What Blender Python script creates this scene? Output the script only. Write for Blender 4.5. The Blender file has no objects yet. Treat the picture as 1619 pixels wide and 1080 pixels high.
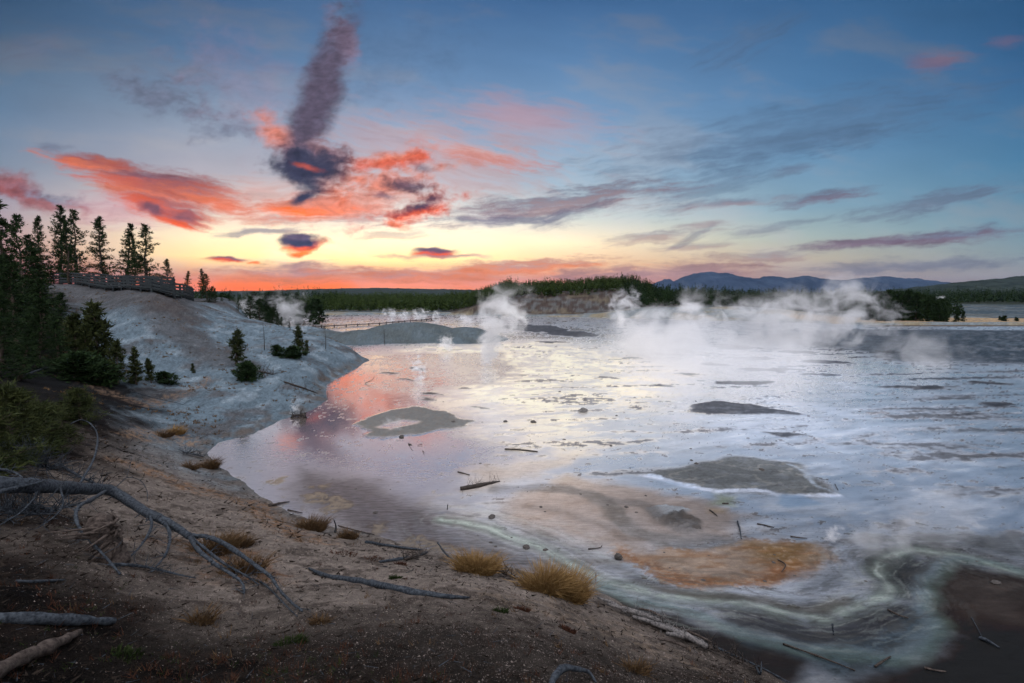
import bpy, math, random
import numpy as np
from mathutils import Vector, Matrix

# ------------------------------------------------------------------ camera
CAM_H = 6.0                      # eye height above the pools
FPX = 810.0                      # focal length in photo pixels (90 degree view)
PITCH = math.atan(74 / 810.0)
sc = bpy.context.scene
cam_data = bpy.data.cameras.new("camera")
cam_data.lens = 36.0 * FPX / 1619.0
cam_data.sensor_width = 36.0
cam_data.clip_start = 0.05
cam_data.clip_end = 40000
cam = bpy.data.objects.new("camera", cam_data)
cam.location = (0, 0, CAM_H)
cam.rotation_euler = (math.radians(90) - PITCH, 0, 0)
sc.collection.objects.link(cam)
sc.camera = cam
sc.view_settings.view_transform = 'Standard'
sc.view_settings.look = 'None'
sc.view_settings.gamma = 1.0
sc.view_settings.use_curve_mapping = False
sc.view_settings.exposure = 0.15
cy = sc.cycles
cy.max_bounces = 5
cy.diffuse_bounces = 2
cy.glossy_bounces = 3
cy.transparent_max_bounces = 24
cy.volume_bounces = 2
cy.volume_step_rate = 1.0
cy.volume_max_steps = 256
cy.caustics_reflective = False
cy.caustics_refractive = False
cy.use_denoising = True
cy.sample_clamp_indirect = 4.0
try:
    cy.use_adaptive_sampling = True
    cy.adaptive_threshold = 0.02
except Exception:
    pass

SP, CP = math.sin(PITCH), math.cos(PITCH)
def pdir(px, py):
    """world direction of a spot read off the photograph"""
    a = (px - 809.5) / FPX; b = (540.0 - py) / FPX
    return np.array([a, CP + b * SP, -SP + b * CP])
def at_plane(px, py, z=0.0):
    d = pdir(px, py); t = (z - CAM_H) / d[2]
    return np.array([d[0] * t, d[1] * t, z])
def at_y(px, py, Y):
    d = pdir(px, py); t = Y / d[1]
    return np.array([d[0] * t, Y, CAM_H + d[2] * t])

def lin(c):
    out = []
    for v in c:
        v = v / 255.0
        out.append(v / 12.92 if v <= 0.04045 else ((v + 0.055) / 1.055) ** 2.4)
    return tuple(out)

# ------------------------------------------------------------------ noise
_rg = np.random.RandomState(7)
_PERM = _rg.permutation(512).astype(np.int32); _PERM = np.concatenate([_PERM, _PERM, _PERM])
_ANG = _rg.rand(512).astype(np.float32) * 2 * np.pi
_GX = np.cos(_ANG); _GY = np.sin(_ANG)
def pnoise(x, y, seed=0):
    """2-D gradient noise, about -0.7..0.7"""
    x = np.asarray(x, np.float32) + seed * 17.31; y = np.asarray(y, np.float32) + seed * 9.77
    xi = np.floor(x).astype(np.int64); yi = np.floor(y).astype(np.int64)
    fx = (x - xi).astype(np.float32); fy = (y - yi).astype(np.float32)
    u = fx * fx * fx * (fx * (fx * 6 - 15) + 10); v = fy * fy * fy * (fy * (fy * 6 - 15) + 10)
    xi &= 511; yi &= 511; x1 = (xi + 1) & 511; y1 = (yi + 1) & 511
    def g(ix, iy, dx, dy):
        h = _PERM[_PERM[ix] + iy] & 511
        return _GX[h] * dx + _GY[h] * dy
    a = g(xi, yi, fx, fy); b = g(x1, yi, fx - 1, fy); c = g(xi, y1, fx, fy - 1); d = g(x1, y1, fx - 1, fy - 1)
    return (a + u * (b - a)) * (1 - v) + (c + u * (d - c)) * v
def fbm(x, y, oct=5, seed=0, gain=0.52):
    s = 0; a = 1.0; f = 1.0
    for i in range(oct):
        s = s + a * pnoise(x * f, y * f, seed + i * 3); a *= gain; f *= 2.03
    return s
def sstep(x, a, b):
    t = np.clip((x - a) / (b - a), 0, 1); return t * t * (3 - 2 * t)
def grid_mesh(name, P, cols=None, wrap=False, keep=None, attrs=None):
    """P: (R, C, 3) grid of points -> mesh; cols (R, C, 4) -> colour attribute 'col'"""
    R, Cn = P.shape[:2]
    idx = np.arange(R * Cn).reshape(R, Cn)
    if wrap:
        nx = np.roll(idx, -1, axis=1)
        q = np.stack([idx[:-1], nx[:-1], nx[1:], idx[1:]], -1).reshape(-1, 4)
    else:
        q = np.stack([idx[:-1, :-1], idx[:-1, 1:], idx[1:, 1:], idx[1:, :-1]], -1).reshape(-1, 4)
    if keep is not None:
        kf = keep.reshape(-1)[q].any(1); q = q[kf]
        used = np.zeros(R * Cn, bool); used[q.reshape(-1)] = True
        remap = np.cumsum(used) - 1; q = remap[q]
        V = P.reshape(-1, 3)[used]
        if cols is not None: cols = cols.reshape(-1, 4)[used]
    else: V = P.reshape(-1, 3)
    me = bpy.data.meshes.new(name)
    me.vertices.add(len(V)); me.vertices.foreach_set('co', V.astype(np.float32).ravel())
    me.loops.add(len(q) * 4); me.loops.foreach_set('vertex_index', q.astype(np.int32).ravel())
    me.polygons.add(len(q)); me.polygons.foreach_set('loop_start', np.arange(len(q), dtype=np.int32) * 4)
    me.polygons.foreach_set('loop_total', np.full(len(q), 4, np.int32))
    me.update(calc_edges=True)
    me.polygons.foreach_set('use_smooth', np.ones(len(q), bool))
    if cols is not None:
        ca = me.color_attributes.new('col', 'FLOAT_COLOR', 'POINT')
        ca.data.foreach_set('color', cols.reshape(-1).astype(np.float32))
    me.validate()
    return me
def link(name, me, mat=None, parent=None, **props):
    o = bpy.data.objects.new(name, me)
    if mat is not None and me is not None and len(me.materials) == 0: me.materials.append(mat)
    sc.collection.objects.link(o)
    if parent is not None: o.parent = parent
    for k, v in props.items(): o[k] = v
    return o
class NT:
    def __init__(s, tree): s.t = tree
    def n(s, typ, **kw):
        nd = s.t.nodes.new(typ)
        for k, v in kw.items(): setattr(nd, k, v)
        return nd
    def put(s, sock, v):
        if v is None: return
        if hasattr(v, 'is_output'): s.t.links.new(v, sock)
        else: sock.default_value = v
    def m(s, op, a, b=None, c=None, clamp=False):
        nd = s.n('ShaderNodeMath', operation=op, use_clamp=clamp)
        s.put(nd.inputs[0], a); s.put(nd.inputs[1], b)
        if c is not None: s.put(nd.inputs[2], c)
        return nd.outputs[0]
    def v(s, op, a, b=None, out=0):
        nd = s.n('ShaderNodeVectorMath', operation=op)
        s.put(nd.inputs[0], a)
        if b is not None: s.put(nd.inputs[1], b)
        return nd.outputs[out]
    def noise(s, vec, scale, detail=5, rough=0.55, dist=0.0, out=0):
        nd = s.n('ShaderNodeTexNoise')
        s.put(nd.inputs['Vector'], vec)
        nd.inputs['Scale'].default_value = scale; nd.inputs['Detail'].default_value = detail
        nd.inputs['Roughness'].default_value = rough; nd.inputs['Distortion'].default_value = dist
        return nd.outputs[out]
    def mr(s, val, a, b, c=0.0, d=1.0, smooth=True):
        nd = s.n('ShaderNodeMapRange')
        nd.interpolation_type = 'SMOOTHSTEP' if smooth else 'LINEAR'
        s.put(nd.inputs[0], val)
        for i, x in zip((1, 2, 3, 4), (a, b, c, d)): s.put(nd.inputs[i], x)
        return nd.outputs[0]
    def mix(s, f, a, b, mode='MIX'):
        nd = s.n('ShaderNodeMix', data_type='RGBA', blend_type=mode)
        s.put(nd.inputs[0], f)
        for i, x in ((6, a), (7, b)):
            if isinstance(x, tuple): x = (*x[:3], 1.0)
            s.put(nd.inputs[i], x)
        return nd.outputs[2]
    def ramp(s, fac, stops, interp='LINEAR'):
        nd = s.n('ShaderNodeValToRGB')
        cr = nd.color_ramp; cr.interpolation = interp
        for i, (p, c) in enumerate(stops):
            e = cr.elements[i] if i < 2 else cr.elements.new(p)
            e.position = p; e.color = (*c[:3], 1.0)
        s.put(nd.inputs[0], fac)
        return nd.outputs[0]

# ------------------------------------------------------------------ world and sky dome
world = bpy.data.worlds.new("World"); sc.world = world; world.use_nodes = True
_bg = world.node_tree.nodes.get('Background') or world.node_tree.nodes.new('ShaderNodeBackground')
_sk = world.node_tree.nodes.new('ShaderNodeTexSky'); _sk.sky_type = 'NISHITA'; _sk.sun_disc = False
_sk.sun_elevation = math.radians(0.5); _sk.sun_rotation = math.atan((500 - 809.5) / FPX)
world.node_tree.links.new(_sk.outputs[0], _bg.inputs[0]); _bg.inputs[1].default_value = 0.05
ZEN = (1.92, 1.88, 1.96)
BACK0 = (0.80, 0.72, 0.78)
BACK1 = (1.25, 1.28, 1.42)
def sky_colour(D):
    """colour of the sky in world directions D (..., 3)"""
    X, Y, Z = D[..., 0], D[..., 1], D[..., 2]
    az = np.arctan2(X, Y); el = np.arctan2(Z, np.hypot(X, Y))
    Yc = np.maximum(Y, 0.05); u = X / Yc; v = Z / Yc
    def uvp(px, py):
        d = pdir(px, py); return d[0] / d[1], d[2] / d[1]
    stations = [
        (0,    [(452, (120, 78, 84)), (420, (150, 100, 100)), (380, (176, 142, 142)), (330, (152, 142, 152)), (260, (118, 134, 154)), (170, (84, 114, 144)), (60, (54, 84, 114)), (0, (42, 72, 104))]),
        (330,  [(458, (255, 104, 0)), (449, (255, 118, 34)), (442, (232, 122, 72)), (428, (222, 160, 112)), (405, (250, 220, 150)), (375, (240, 222, 176)), (335, (208, 194, 182)), (270, (168, 164, 174)), (180, (122, 142, 166)), (80, (74, 108, 145)), (0, (56, 90, 130))]),
        (640,  [(458, (255, 124, 10)), (449, (255, 120, 40)), (442, (228, 116, 74)), (430, (232, 168, 116)), (408, (255, 230, 152)), (380, (252, 236, 186)), (345, (228, 222, 204)), (290, (184, 182, 190)), (220, (142, 158, 184)), (120, (92, 128, 168)), (0, (58, 98, 143))]),
        (900,  [(458, (222, 120, 90)), (440, (206, 134, 110)), (415, (228, 188, 140)), (385, (236, 218, 176)), (345, (196, 203, 194)), (290, (152, 176, 194)), (200, (112, 148, 184)), (100, (80, 122, 166)), (0, (52, 95, 142))]),
        (1250, [(458, (150, 122, 124)), (435, (164, 140, 130)), (410, (182, 170, 148)), (375, (158, 172, 166)), (330, (130, 160, 176)), (250, (96, 138, 172)), (140, (66, 114, 158)), (0, (44, 90, 136))]),
        (1619, [(458, (138, 124, 132)), (430, (140, 140, 142)), (400, (128, 146, 152)), (350, (102, 138, 158)), (250, (66, 116, 152)), (120, (38, 90, 136)), (0, (26, 74, 116))]),
    ]

    col = None
    def ramp(stops):
        p = np.array([s[0] for s in stops]); c = np.array([s[1] for s in stops])
        return np.stack([np.interp(el, p, c[:, k]) for k in range(3)], -1)
    for i, (px, stp) in enumerate(stations):
        stops = []
        for py, c in stp:
            d = pdir(px, py); stops.append((math.atan2(d[2], math.hypot(d[0], d[1])), lin(c)))
        stops.append((0.80, stops[-1][1])); stops.append((1.05, ZEN))
        r = ramp(stops); a = math.atan((px - 809.5) / FPX)
        col = r if col is None else col + (r - col) * np.clip((az - pa) / (a - pa), 0, 1)[..., None]
        pa = a
    back = ramp([(0, BACK0), (0.4, BACK1), (0.95, ZEN)])
    col = col + (back - col) * sstep(-Y, -0.30, 0.2)[..., None]
    wu = u + 0.006 * fbm(u * 7, v * 12, 3, 1) + 0.008 * fbm(u * 18, v * 32, 5, 5)
    wv = v + 0.004 * fbm(u * 7, v * 12, 3, 2) + 0.005 * fbm(u * 18, v * 32, 5, 6)
    npuff = fbm(wu * 16, wv * 24, 7, 11, .6)
    veil = fbm(wu * 3.2, wv * 11 + wu * 1.2, 6, 15)
    col = col * (1 + .10 * veil)[..., None]; gr = col.mean(-1, keepdims=True); col = col + (gr * np.array([1.06, .98, 1.0]) - col) * (sstep(veil, 0.0, .5) * .28)[..., None]
    nfine = fbm(wu * 45, wv * 90, 4, 19, .6)
    C = dict(gry=(96, 100, 122), dk=(54, 55, 78), dkp=(84, 74, 94), cor=(216, 112, 78), pnk=(190, 130, 140), red=(214, 84, 44),
             org=(255, 116, 36), rb=(142, 82, 84), mauve=(142, 112, 118), slate=(74, 96, 126), pur=(112, 92, 110), salmon=(206, 146, 132), mv2=(146, 112, 114),
             warm=(212, 118, 68), blu=(60, 92, 128))
    C = {k: np.array(lin(x)) for k, x in C.items()}
    # x0,y0,x1,y1,half width, low colour, high colour, strength, noise kind, raggedness, edge softness
    B = [
        # wide veils
        (930, 270, 1619, 130, 46, 'slate', 'slate', .40, 't', 1.2, .1), (1010, 262, 1500, 190, 18, 'slate', 'slate', .38, 't', 1.0, .2),
        (1100, 110, 1260, 20, 24, 'slate', 'slate', .4, 't', 1.2, .1),
        (60, 70, 460, 130, 60, 'gry', 'slate', .18, 't', 1.2, .1), (560, 120, 700, 60, 60, 'slate', 'slate', .25, 'p', 1.0, .1),
        (180, 128, 335, 172, 26, 'gry', 'gry', .7, 'p', 1.0, .1), (300, 212, 410, 205, 15, 'gry', 'gry', .6, 'p', 1.0, .1),
        (270, 95, 360, 150, 26, 'gry', 'gry', .35, 'p', 1.0, .1), (0, 90, 120, 60, 24, 'gry', 'gry', .4, 't', 1.0, .1),
        (330, 90, 450, 190, 70, 'pnk', 'pnk', .13, 'p', 1.0, .0),
        (700, 180, 960, 208, 40, 'salmon', 'salmon', .32, 's', 1.1, .1), (740, 170, 900, 190, 24, 'pnk', 'pnk', .3, 's', 1.1, .1),
        (500, 210, 860, 290, 60, 'salmon', 'salmon', .40, 's', 1.2, .1), (640, 222, 860, 262, 18, 'cor', 'salmon', .65, 's', 1.3, .1),
        (1435, 100, 1535, 92, 16, 'rb', 'rb', .42, 't', 1.1, .0), (1560, 70, 1619, 62, 12, 'rb', 'rb', .25, 't', 1.0, .1),
        (60, 232, 110, 232, 6, 'gry', 'gry', .5, 's', 1, .1),
        # grey streaks centre to right
        (640, 350, 1120, 290, 20, 'mauve', 'gry', .8, 't', 1.3, .15), (690, 350, 900, 345, 14, 'gry', 'gry', .75, 's', 1.2, .1),
        (820, 362, 960, 320, 12, 'gry', 'gry', .7, 't', 1.0, .1), (1040, 335, 1260, 310, 8, 'mauve', 'gry', .65, 't', 1.0, .1),
        (1225, 325, 1390, 296, 10, 'pur', 'gry', .8, 't', 1.1, .15), (1215, 275, 1290, 262, 7, 'gry', 'gry', .5, 't', 1.0, .1),
        (1340, 350, 1640, 285, 17, 'gry', 'gry', .6, 't', 1.2, .15), (1240, 395, 1500, 372, 8, 'pur', 'pur', .9, 't', .9, .25),
        (1380, 383, 1640, 362, 11, 'pur', 'gry', .9, 't', .9, .2), (1050, 400, 1140, 352, 8, 'gry', 'gry', .5, 't', 1.0, .1),
        (940, 385, 1130, 362, 10, 'mauve', 'gry', .6, 't', 1.2, .1), (1120, 378, 1300, 345, 8, 'gry', 'gry', .45, 't', 1.1, .1),
        (1060, 362, 1160, 352, 6, 'mauve', 'mauve', .5, 't', 1.0, .1), (980, 330, 1260, 260, 24, 'slate', 'slate', .4, 't', 1.2, .1),
        (1100, 410, 1330, 398, 9, 'mauve', 'gry', .55, 't', 1.1, .1), (1020, 395, 1180, 386, 6, 'mauve', 'gry', .5, 't', 1.1, .1),
        (1250, 428, 1640, 410, 14, 'gry', 'gry', .65, 't', 1.1, .15),
        # low bank above the horizon
        (300, 434, 640, 430, 13, 'warm', 'mauve', .85, 's', 1.2, .15), (430, 438, 900, 434, 10, 'warm', 'mv2', .8, 's', 1.1, .15),
        (640, 430, 1010, 416, 13, 'warm', 'mv2', .85, 's', 1.2, .2), (860, 442, 1260, 422, 18, 'mv2', 'mv2', .85, 's', 1.2, .2),
        (420, 424, 520, 416, 7, 'mv2', 'mv2', .8, 's', 1.1, .1), (560, 405, 700, 407, 5, 'mv2', 'mv2', .6, 's', 1.1, .1),
        (720, 406, 790, 404, 4, 'mauve', 'mauve', .7, 's', 1, .1), (560, 378, 700, 368, 7, 'mv2', 'gry', .45, 's', 1.2, .1),
        (330, 372, 500, 360, 6, 'gry', 'gry', .7, 's', 1.1, .2), (500, 350, 660, 338, 13, 'mauve', 'gry', .6, 's', 1.3, .15),
        (380, 350, 520, 342, 8, 'mauve', 'mauve', .55, 's', 1.1, .1),
        # left coral deck
        (-30, 280, 60, 300, 20, 'rb', 'rb', .9, 'p', 1.0, .1), (0, 305, 150, 330, 17, 'rb', 'gry', .85, 'p', 1.1, .1),
        (100, 330, 300, 335, 30, 'pnk', 'pnk', .5, 's', 1.0, .1),
        (70, 244, 210, 268, 13, 'cor', 'rb', 1, 's', .9, .35), (110, 265, 370, 308, 20, 'red', 'rb', .95, 's', .9, .3),
        (170, 290, 380, 315, 24, 'cor', 'rb', .95, 's', .9, .3), (190, 308, 330, 345, 22, 'red', 'rb', .9, 's', .9, .3), (120, 262, 330, 292, 5, 'dkp', 'dkp', .55, 's', 1.2, .1), (330, 318, 380, 330, 12, 'cor', 'cor', .8, 's', 1, .2), (260, 345, 312, 364, 6, 'org', 'red', .9, 's', 1, .2),
        (240, 335, 330, 362, 11, 'red', 'rb', .9, 's', 1.0, .3), (222, 322, 262, 338, 9, 'dkp', 'dkp', .8, 'p', .8, .1),
        (270, 338, 325, 345, 8, 'dkp', 'dkp', .6, 'p', .9, .1),
        (350, 300, 470, 300, 22, 'salmon', 'salmon', .5, 's', 1.1, .1),
        # glowing band under the tower
        (370, 338, 640, 318, 22, 'cor', 'cor', .85, 's', 1.0, .15), (390, 334, 630, 326, 9, 'org', 'cor', 1, 's', .8, .3),
        (520, 325, 680, 290, 44, 'salmon', 'salmon', .6, 'p', 1.2, .1),
        # middle ragged cloud
        (560, 262, 690, 246, 15, 'red', 'cor', .95, 'p', 1.0, .2), (530, 300, 690, 280, 18, 'cor', 'cor', .75, 'p', 1.4, .1),
        (610, 290, 680, 296, 12, 'dk', 'dkp', .85, 'p', 1.1, .15), (590, 350, 725, 312, 15, 'red', 'red', 1, 'p', 1.0, .25),
        (612, 338, 712, 310, 10, 'dk', 'dk', .95, 'p', 1.0, .2), (598, 346, 640, 358, 7, 'cor', 'cor', .9, 'p', .9, .2),
        (590, 305, 625, 312, 6, 'dkp', 'dkp', .7, 'p', 1, .1), (650, 262, 690, 272, 6, 'dkp', 'dkp', .6, 'p', 1, .1),
        # tower: coral rim first, dark body over it
        (420, 190, 470, 240, 25, 'cor', 'cor', .9, 'p', .8, .1), (470, 228, 535, 262, 27, 'cor', 'cor', .9, 'p', .8, .15),
        (500, 260, 535, 310, 26, 'cor', 'salmon', .9, 'p', .9, .1), (550, 110, 530, 20, 22, 'pnk', 'pnk', .5, 'p', .8, .05),
        (545, -10, 530, 90, 31, 'dkp', 'slate', .8, 'p', .45, .0), (532, 60, 508, 150, 33, 'dkp', 'dkp', .92, 'p', .32, .25),
        (522, 110, 484, 205, 33, 'dkp', 'dkp', .95, 'p', .32, .25), (505, 160, 466, 240, 33, 'dkp', 'dkp', .97, 'p', .4, .2),
        (446, 250, 536, 252, 26, 'dk', 'dkp', 1, 'p', .5, .35), (452, 266, 532, 268, 28, 'dk', 'dk', 1, 'p', .5, .35),
        (470, 280, 508, 298, 21, 'dk', 'dk', .95, 'p', .6, .2), (470, 258, 510, 268, 7, 'red', 'red', .65, 'p', 1.1, .0),
        (458, 318, 506, 306, 7, 'dk', 'dk', 1, 'p', .6, .2),
        # small lenticulars
        (450, 392, 522, 386, 11, 'org', 'red', 1, 'p', .6, .4), (455, 402, 500, 400, 5, 'org', 'org', 1, 'p', .8, .3),
        (446, 382, 512, 384, 10, 'dk', 'dk', 1, 'p', .5, .4), (452, 374, 500, 374, 6, 'dkp', 'dkp', 1, 'p', .8, .2),
        (462, 392, 502, 389, 3, 'red', 'red', .9, 'p', 1.0, .1),
        (318, 410, 400, 411, 4.5, 'red', 'dkp', 1, 's', .6, .4), (395, 415, 415, 415, 2, 'org', 'org', .9, 's', .6, .3),
        (650, 401, 724, 401, 7, 'red', 'dkp', 1, 's', .6, .35), (655, 396, 715, 396, 4, 'dkp', 'dkp', .9, 's', .7, .3),
        (640, 406, 780, 405, 3, 'mauve', 'mauve', .7, 's', 1, .1),
    ]

    for bi, (x0, y0, x1, y1, w, lo, hi, stg, kind, rag, core) in enumerate(B):
        a0 = uvp(x0, y0); a1 = uvp(x1, y1)
        if a1[0] < a0[0]: a0, a1 = a1, a0
        ang = math.atan2(a1[1] - a0[1], a1[0] - a0[0])
        L = math.hypot(a1[0] - a0[0], a1[1] - a0[1]); ww = w / FPX * 1.25
        dx = wu - (a0[0] + a1[0]) / 2; dy = wv - (a0[1] + a1[1]) / 2
        s = dx * math.cos(ang) + dy * math.sin(ang); t = -dx * math.sin(ang) + dy * math.cos(ang)
        hl = L / 2 + ww * 0.9
        m = (np.abs(s) < hl * 2.2) & (np.abs(t) < ww * 3.2) & (Y > 0.06)
        if not m.any(): continue
        s = s[m]; t = t[m]
        d = np.hypot(s / hl, t / ww)
        if kind == 'p': nz = npuff[m]
        else: nz = 0.5 * fbm(s * 7 + t * 9, t * (46 if w > 12 else 70), 6, 20 + bi, .6) + 0.42 * fbm(s * 13 + t * 20, t * 125 + s * 4, 5, 50 + bi, .62) + 0.15 * npuff[m]
        nz = nz + (0.34 if kind == 'p' else .10) * nfine[m]
        d = d + rag * (0.55 if kind == 'p' else 0.75) * nz
        al = stg * (1 - sstep(d, core, 1.08))
        f = sstep(t / ww + 1.4 * nz, -0.6, 0.7)[:, None]
        c = C[lo] + (C[hi] - C[lo]) * f
        c = c * (1 + (.38 if kind == 'p' else .45) * (nz if kind != 'p' else nfine[m])[:, None])
        col[m] = col[m] + (c - col[m]) * al[:, None]
    glow = np.exp(-((az - math.atan(-150 / 810.)) / .55) ** 2 - ((el - .088) / .068) ** 2)
    col = col * (1 + glow[..., None] * np.array([.52, .42, .50]))
    lu = (col * np.array([.3, .6, .1])).sum(-1, keepdims=True); blue_ = sstep(el, .12, .3)[..., None]; col = col + (lu * np.array([1.0, 1.02, 1.08]) - col) * .14 * blue_; col = col * (1 + .10 * blue_)
    return np.clip(col, 0, 4)
def build_sky():
    RAD = 20000.0
    az = np.radians(np.concatenate([np.arange(-180, -62, 4), np.arange(-62, 62, 0.085), np.arange(62, 180, 4)]))
    el = np.radians(np.concatenate([[-12, -6], np.arange(-2, 33, 0.085), [34, 36, 38, 40, 43, 46, 50, 55, 60, 66, 72, 78, 84, 89.9]]))
    A, E = np.meshgrid(az, el)
    D = np.stack([np.sin(A) * np.cos(E), np.cos(A) * np.cos(E), np.sin(E)], -1)
    col = np.ones(D.shape[:2] + (4,)); Dc = D.copy(); Dc[..., 2] = np.maximum(Dc[..., 2], 0.0)
    col[..., :3] = sky_colour(Dc)
    me = grid_mesh('sky', D * RAD, col, wrap=True)
    m = bpy.data.materials.new('sky_glow'); m.use_nodes = True; t = NT(m.node_tree); t.t.nodes.clear()
    at = t.n('ShaderNodeAttribute', attribute_name='col')
    em = t.n('ShaderNodeEmission'); t.put(em.inputs[0], at.outputs[0]); em.inputs[1].default_value = 1.0
    o = t.n('ShaderNodeOutputMaterial'); t.t.links.new(em.outputs[0], o.inputs[0])
    m.cycles.emission_sampling = 'NONE'
    link('sky', me, m, kind='structure')
build_sky()

# ------------------------------------------------------------------ terrain
def G(*pts): return np.array([at_plane(px, py)[:2] for px, py in pts])
NEAR_SHORE = np.vstack([
    [[60, -30], [30, 1.0], [16, 3.5], [9, 5.6]],
    G((1240, 1080), (1180, 1047), (1120, 1018), (1040, 986), (985, 957), (940, 934), (880, 915), (830, 903), (760, 888), (700, 874), (640, 860), (600, 846),
      (540, 836), (490, 822), (450, 806), (415, 786), (395, 768), (368, 752), (345, 736), (326, 716), (345, 700), (400, 685), (448, 664), (490, 650), (518, 632),
      (512, 618), (530, 600), (560, 584), (588, 570), (560, 557), (505, 549)),
    [[-30, 63], [-42, 76], [-70, 92], [-120, 105], [-220, 115]]])
FAR_SHORE = np.vstack([[[-260, 170]], [[-120, 160]], G((500, 498), (620, 497), (740, 498), (790, 500), (900, 501), (990, 503), (1100, 506), (1250, 510), (1390, 514), (1500, 514), (1619, 514)), [[220, 103], [420, 60], [420, -30]]])
BASIN = np.vstack([NEAR_SHORE, FAR_SHORE])
def seg_dist(x, y, pts, closed=False):
    """distance to a polyline; with closed also the inside test"""
    d2 = np.full(x.shape, 1e12); inside = np.zeros(x.shape, bool)
    n = len(pts); rng = range(n if closed else n - 1)
    for i in rng:
        ax, ay = pts[i]; bx, by = pts[(i + 1) % n]
        ex, ey = bx - ax, by - ay; L = ex * ex + ey * ey + 1e-12
        t = np.clip(((x - ax) * ex + (y - ay) * ey) / L, 0, 1)
        d2 = np.minimum(d2, (x - ax - t * ex) ** 2 + (y - ay - t * ey) ** 2)
        if closed:
            c = ((ay > y) != (by > y))
            if ey != 0: inside ^= c & (x < ex * (y - ay) / ey + ax)
    return np.sqrt(d2), inside
def basin_sd(x, y):
    """positive on land, negative over the pools"""
    wx = x + 0.10 * fbm(x * 1.3, y * 1.3, 4, 31) + 0.35 * fbm(x * .2, y * .2, 2, 33) * np.clip(y / 30, 0, 3)
    wy = y + 0.10 * fbm(x * 1.3, y * 1.3, 4, 32)
    d, ins = seg_dist(wx, wy, BASIN, True)
    return np.where(ins, -d, d)
_ctl = [  # photo x, y and the distance north of the viewer: fixes one point of the land surface each
    (810, 1080, 3.2), (810, 1000, 5.0), (810, 940, 7.4), (1000, 1078, 5.2), (1060, 1060, 6.0), (650, 1000, 4.9), (650, 920, 7.4), (500, 1050, 3.9), (500, 950, 6.1), (520, 880, 8.9),
    (300, 780, 12.4), (300, 840, 9.3), (300, 900, 7.1), (300, 1000, 4.8), (300, 1075, 3.8), (400, 830, 10.4), (380, 900, 7.4),
    (250, 700, 18.6), (250, 640, 24), (250, 600, 29), (250, 560, 33), (250, 510, 38.5), (250, 465, 44), (200, 457, 48), (97, 450, 60), (305, 478, 58), (277, 470, 46),
    (345, 492, 52), (400, 505, 52), (450, 518, 50), (500, 530, 49), (545, 545, 48),
    (400, 640, 25.5), (400, 600, 30), (400, 560, 36), (400, 530, 43), (470, 600, 30.5), (470, 560, 38), (330, 620, 26.5), (330, 560, 35), (330, 520, 42), (500, 580, 35),
    (150, 480, 46), (150, 520, 37), (150, 560, 31), (150, 600, 25.5), (150, 650, 18.5), (150, 700, 14.5),
    (60, 480, 42), (60, 540, 30), (60, 600, 22), (60, 660, 15.5), (60, 720, 11.2), (60, 780, 8.6), (170, 760, 11), (170, 820, 8.4), (170, 885, 6.2), (100, 950, 4.4), (100, 1060, 3.3), (20, 860, 6.2), (230, 950, 5.2),
]
_c = [tuple(at_y(*p)) for p in _ctl]
_c += [(0, 0, 4.35), (0, -4, 4.7), (-8, -4, 4.6), (8, -6, 3.6), (0, -20, 6), (-25, -20, 7), (25, -25, 5), (-8, 3, 3.9), (-14, 8, 4.2), (-30, 20, 4.5), (-40, 30, 6.2), (-60, 40, 8), (-60, 10, 7), (-90, 70, 8.5),
       (-45, 62, 7.0), (-36, 66, 5.8), (-60, 80, 6.0), (-48, 84, 2.5), (-30, 57, 3.6), (-26, 57, 2.4), (4.2, 3.0, 2.9), (6.5, 3.2, 1.9)]
_c += [(p[0], p[1], 0.0) for p in NEAR_SHORE[1:-2]]
_c = np.array(_c)
def _tps(r2): return 0.5 * r2 * np.log(r2 + 1e-9)
def _warp(x, y):  # compress distance so near and far control points weigh alike
    r = np.hypot(x, y + 6); s = np.log1p(r / 8) * 8 / np.maximum(r, 1e-6)
    return x * s, (y + 6) * s
_wx, _wy = _warp(_c[:, 0], _c[:, 1])
_n = len(_c)
_A = np.zeros((_n + 3, _n + 3))
_A[:_n, :_n] = _tps((_wx[:, None] - _wx) ** 2 + (_wy[:, None] - _wy) ** 2) + np.eye(_n) * 0.15
_A[:_n, _n:] = np.stack([np.ones(_n), _wx, _wy], 1); _A[_n:, :_n] = _A[:_n, _n:].T
_sol = np.linalg.solve(_A, np.concatenate([_c[:, 2], [0, 0, 0]]))
def rbf(x, y):
    X, Y = _warp(x, y); out = _sol[_n] + _sol[_n + 1] * X + _sol[_n + 2] * Y
    for i in range(_n): out = out + _sol[i] * _tps((X - _wx[i]) ** 2 + (Y - _wy[i]) ** 2)
    return out
def bump(x, y, cx, cy, rx, ry, h, p=2.0):
    q = ((x - cx) / rx) ** 2 + ((y - cy) / ry) ** 2
    return h * np.exp(-q ** (p / 2))
def far_land(x, y):
    h = 0.35 + 0.25 * fbm(x / 25, y / 25, 3, 41)
    h = h + sstep(y, 141, 158) * 6.4 * np.exp(-(((x - 17) / 27) ** 4)) * (1 + .12 * fbm(x / 6, y / 6, 3, 44)) * (1 - sstep(y, 190, 260))
    h = h + sstep(y, 118, 136) * 2.5 * np.exp(-(((x - 52) / 26) ** 4)) * (1 - sstep(y, 190, 260))
    h = h + bump(x, y, -58, 124, 18, 13, 5.0) + bump(x, y, -78, 120, 16, 18, 4.5)
    h = h + sstep(y, 158, 190) * (1 - sstep(y, 260, 330)) * 1.4 * (x < 0)
    h = h - sstep(y, 300, 1500) * 12
    return h
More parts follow.
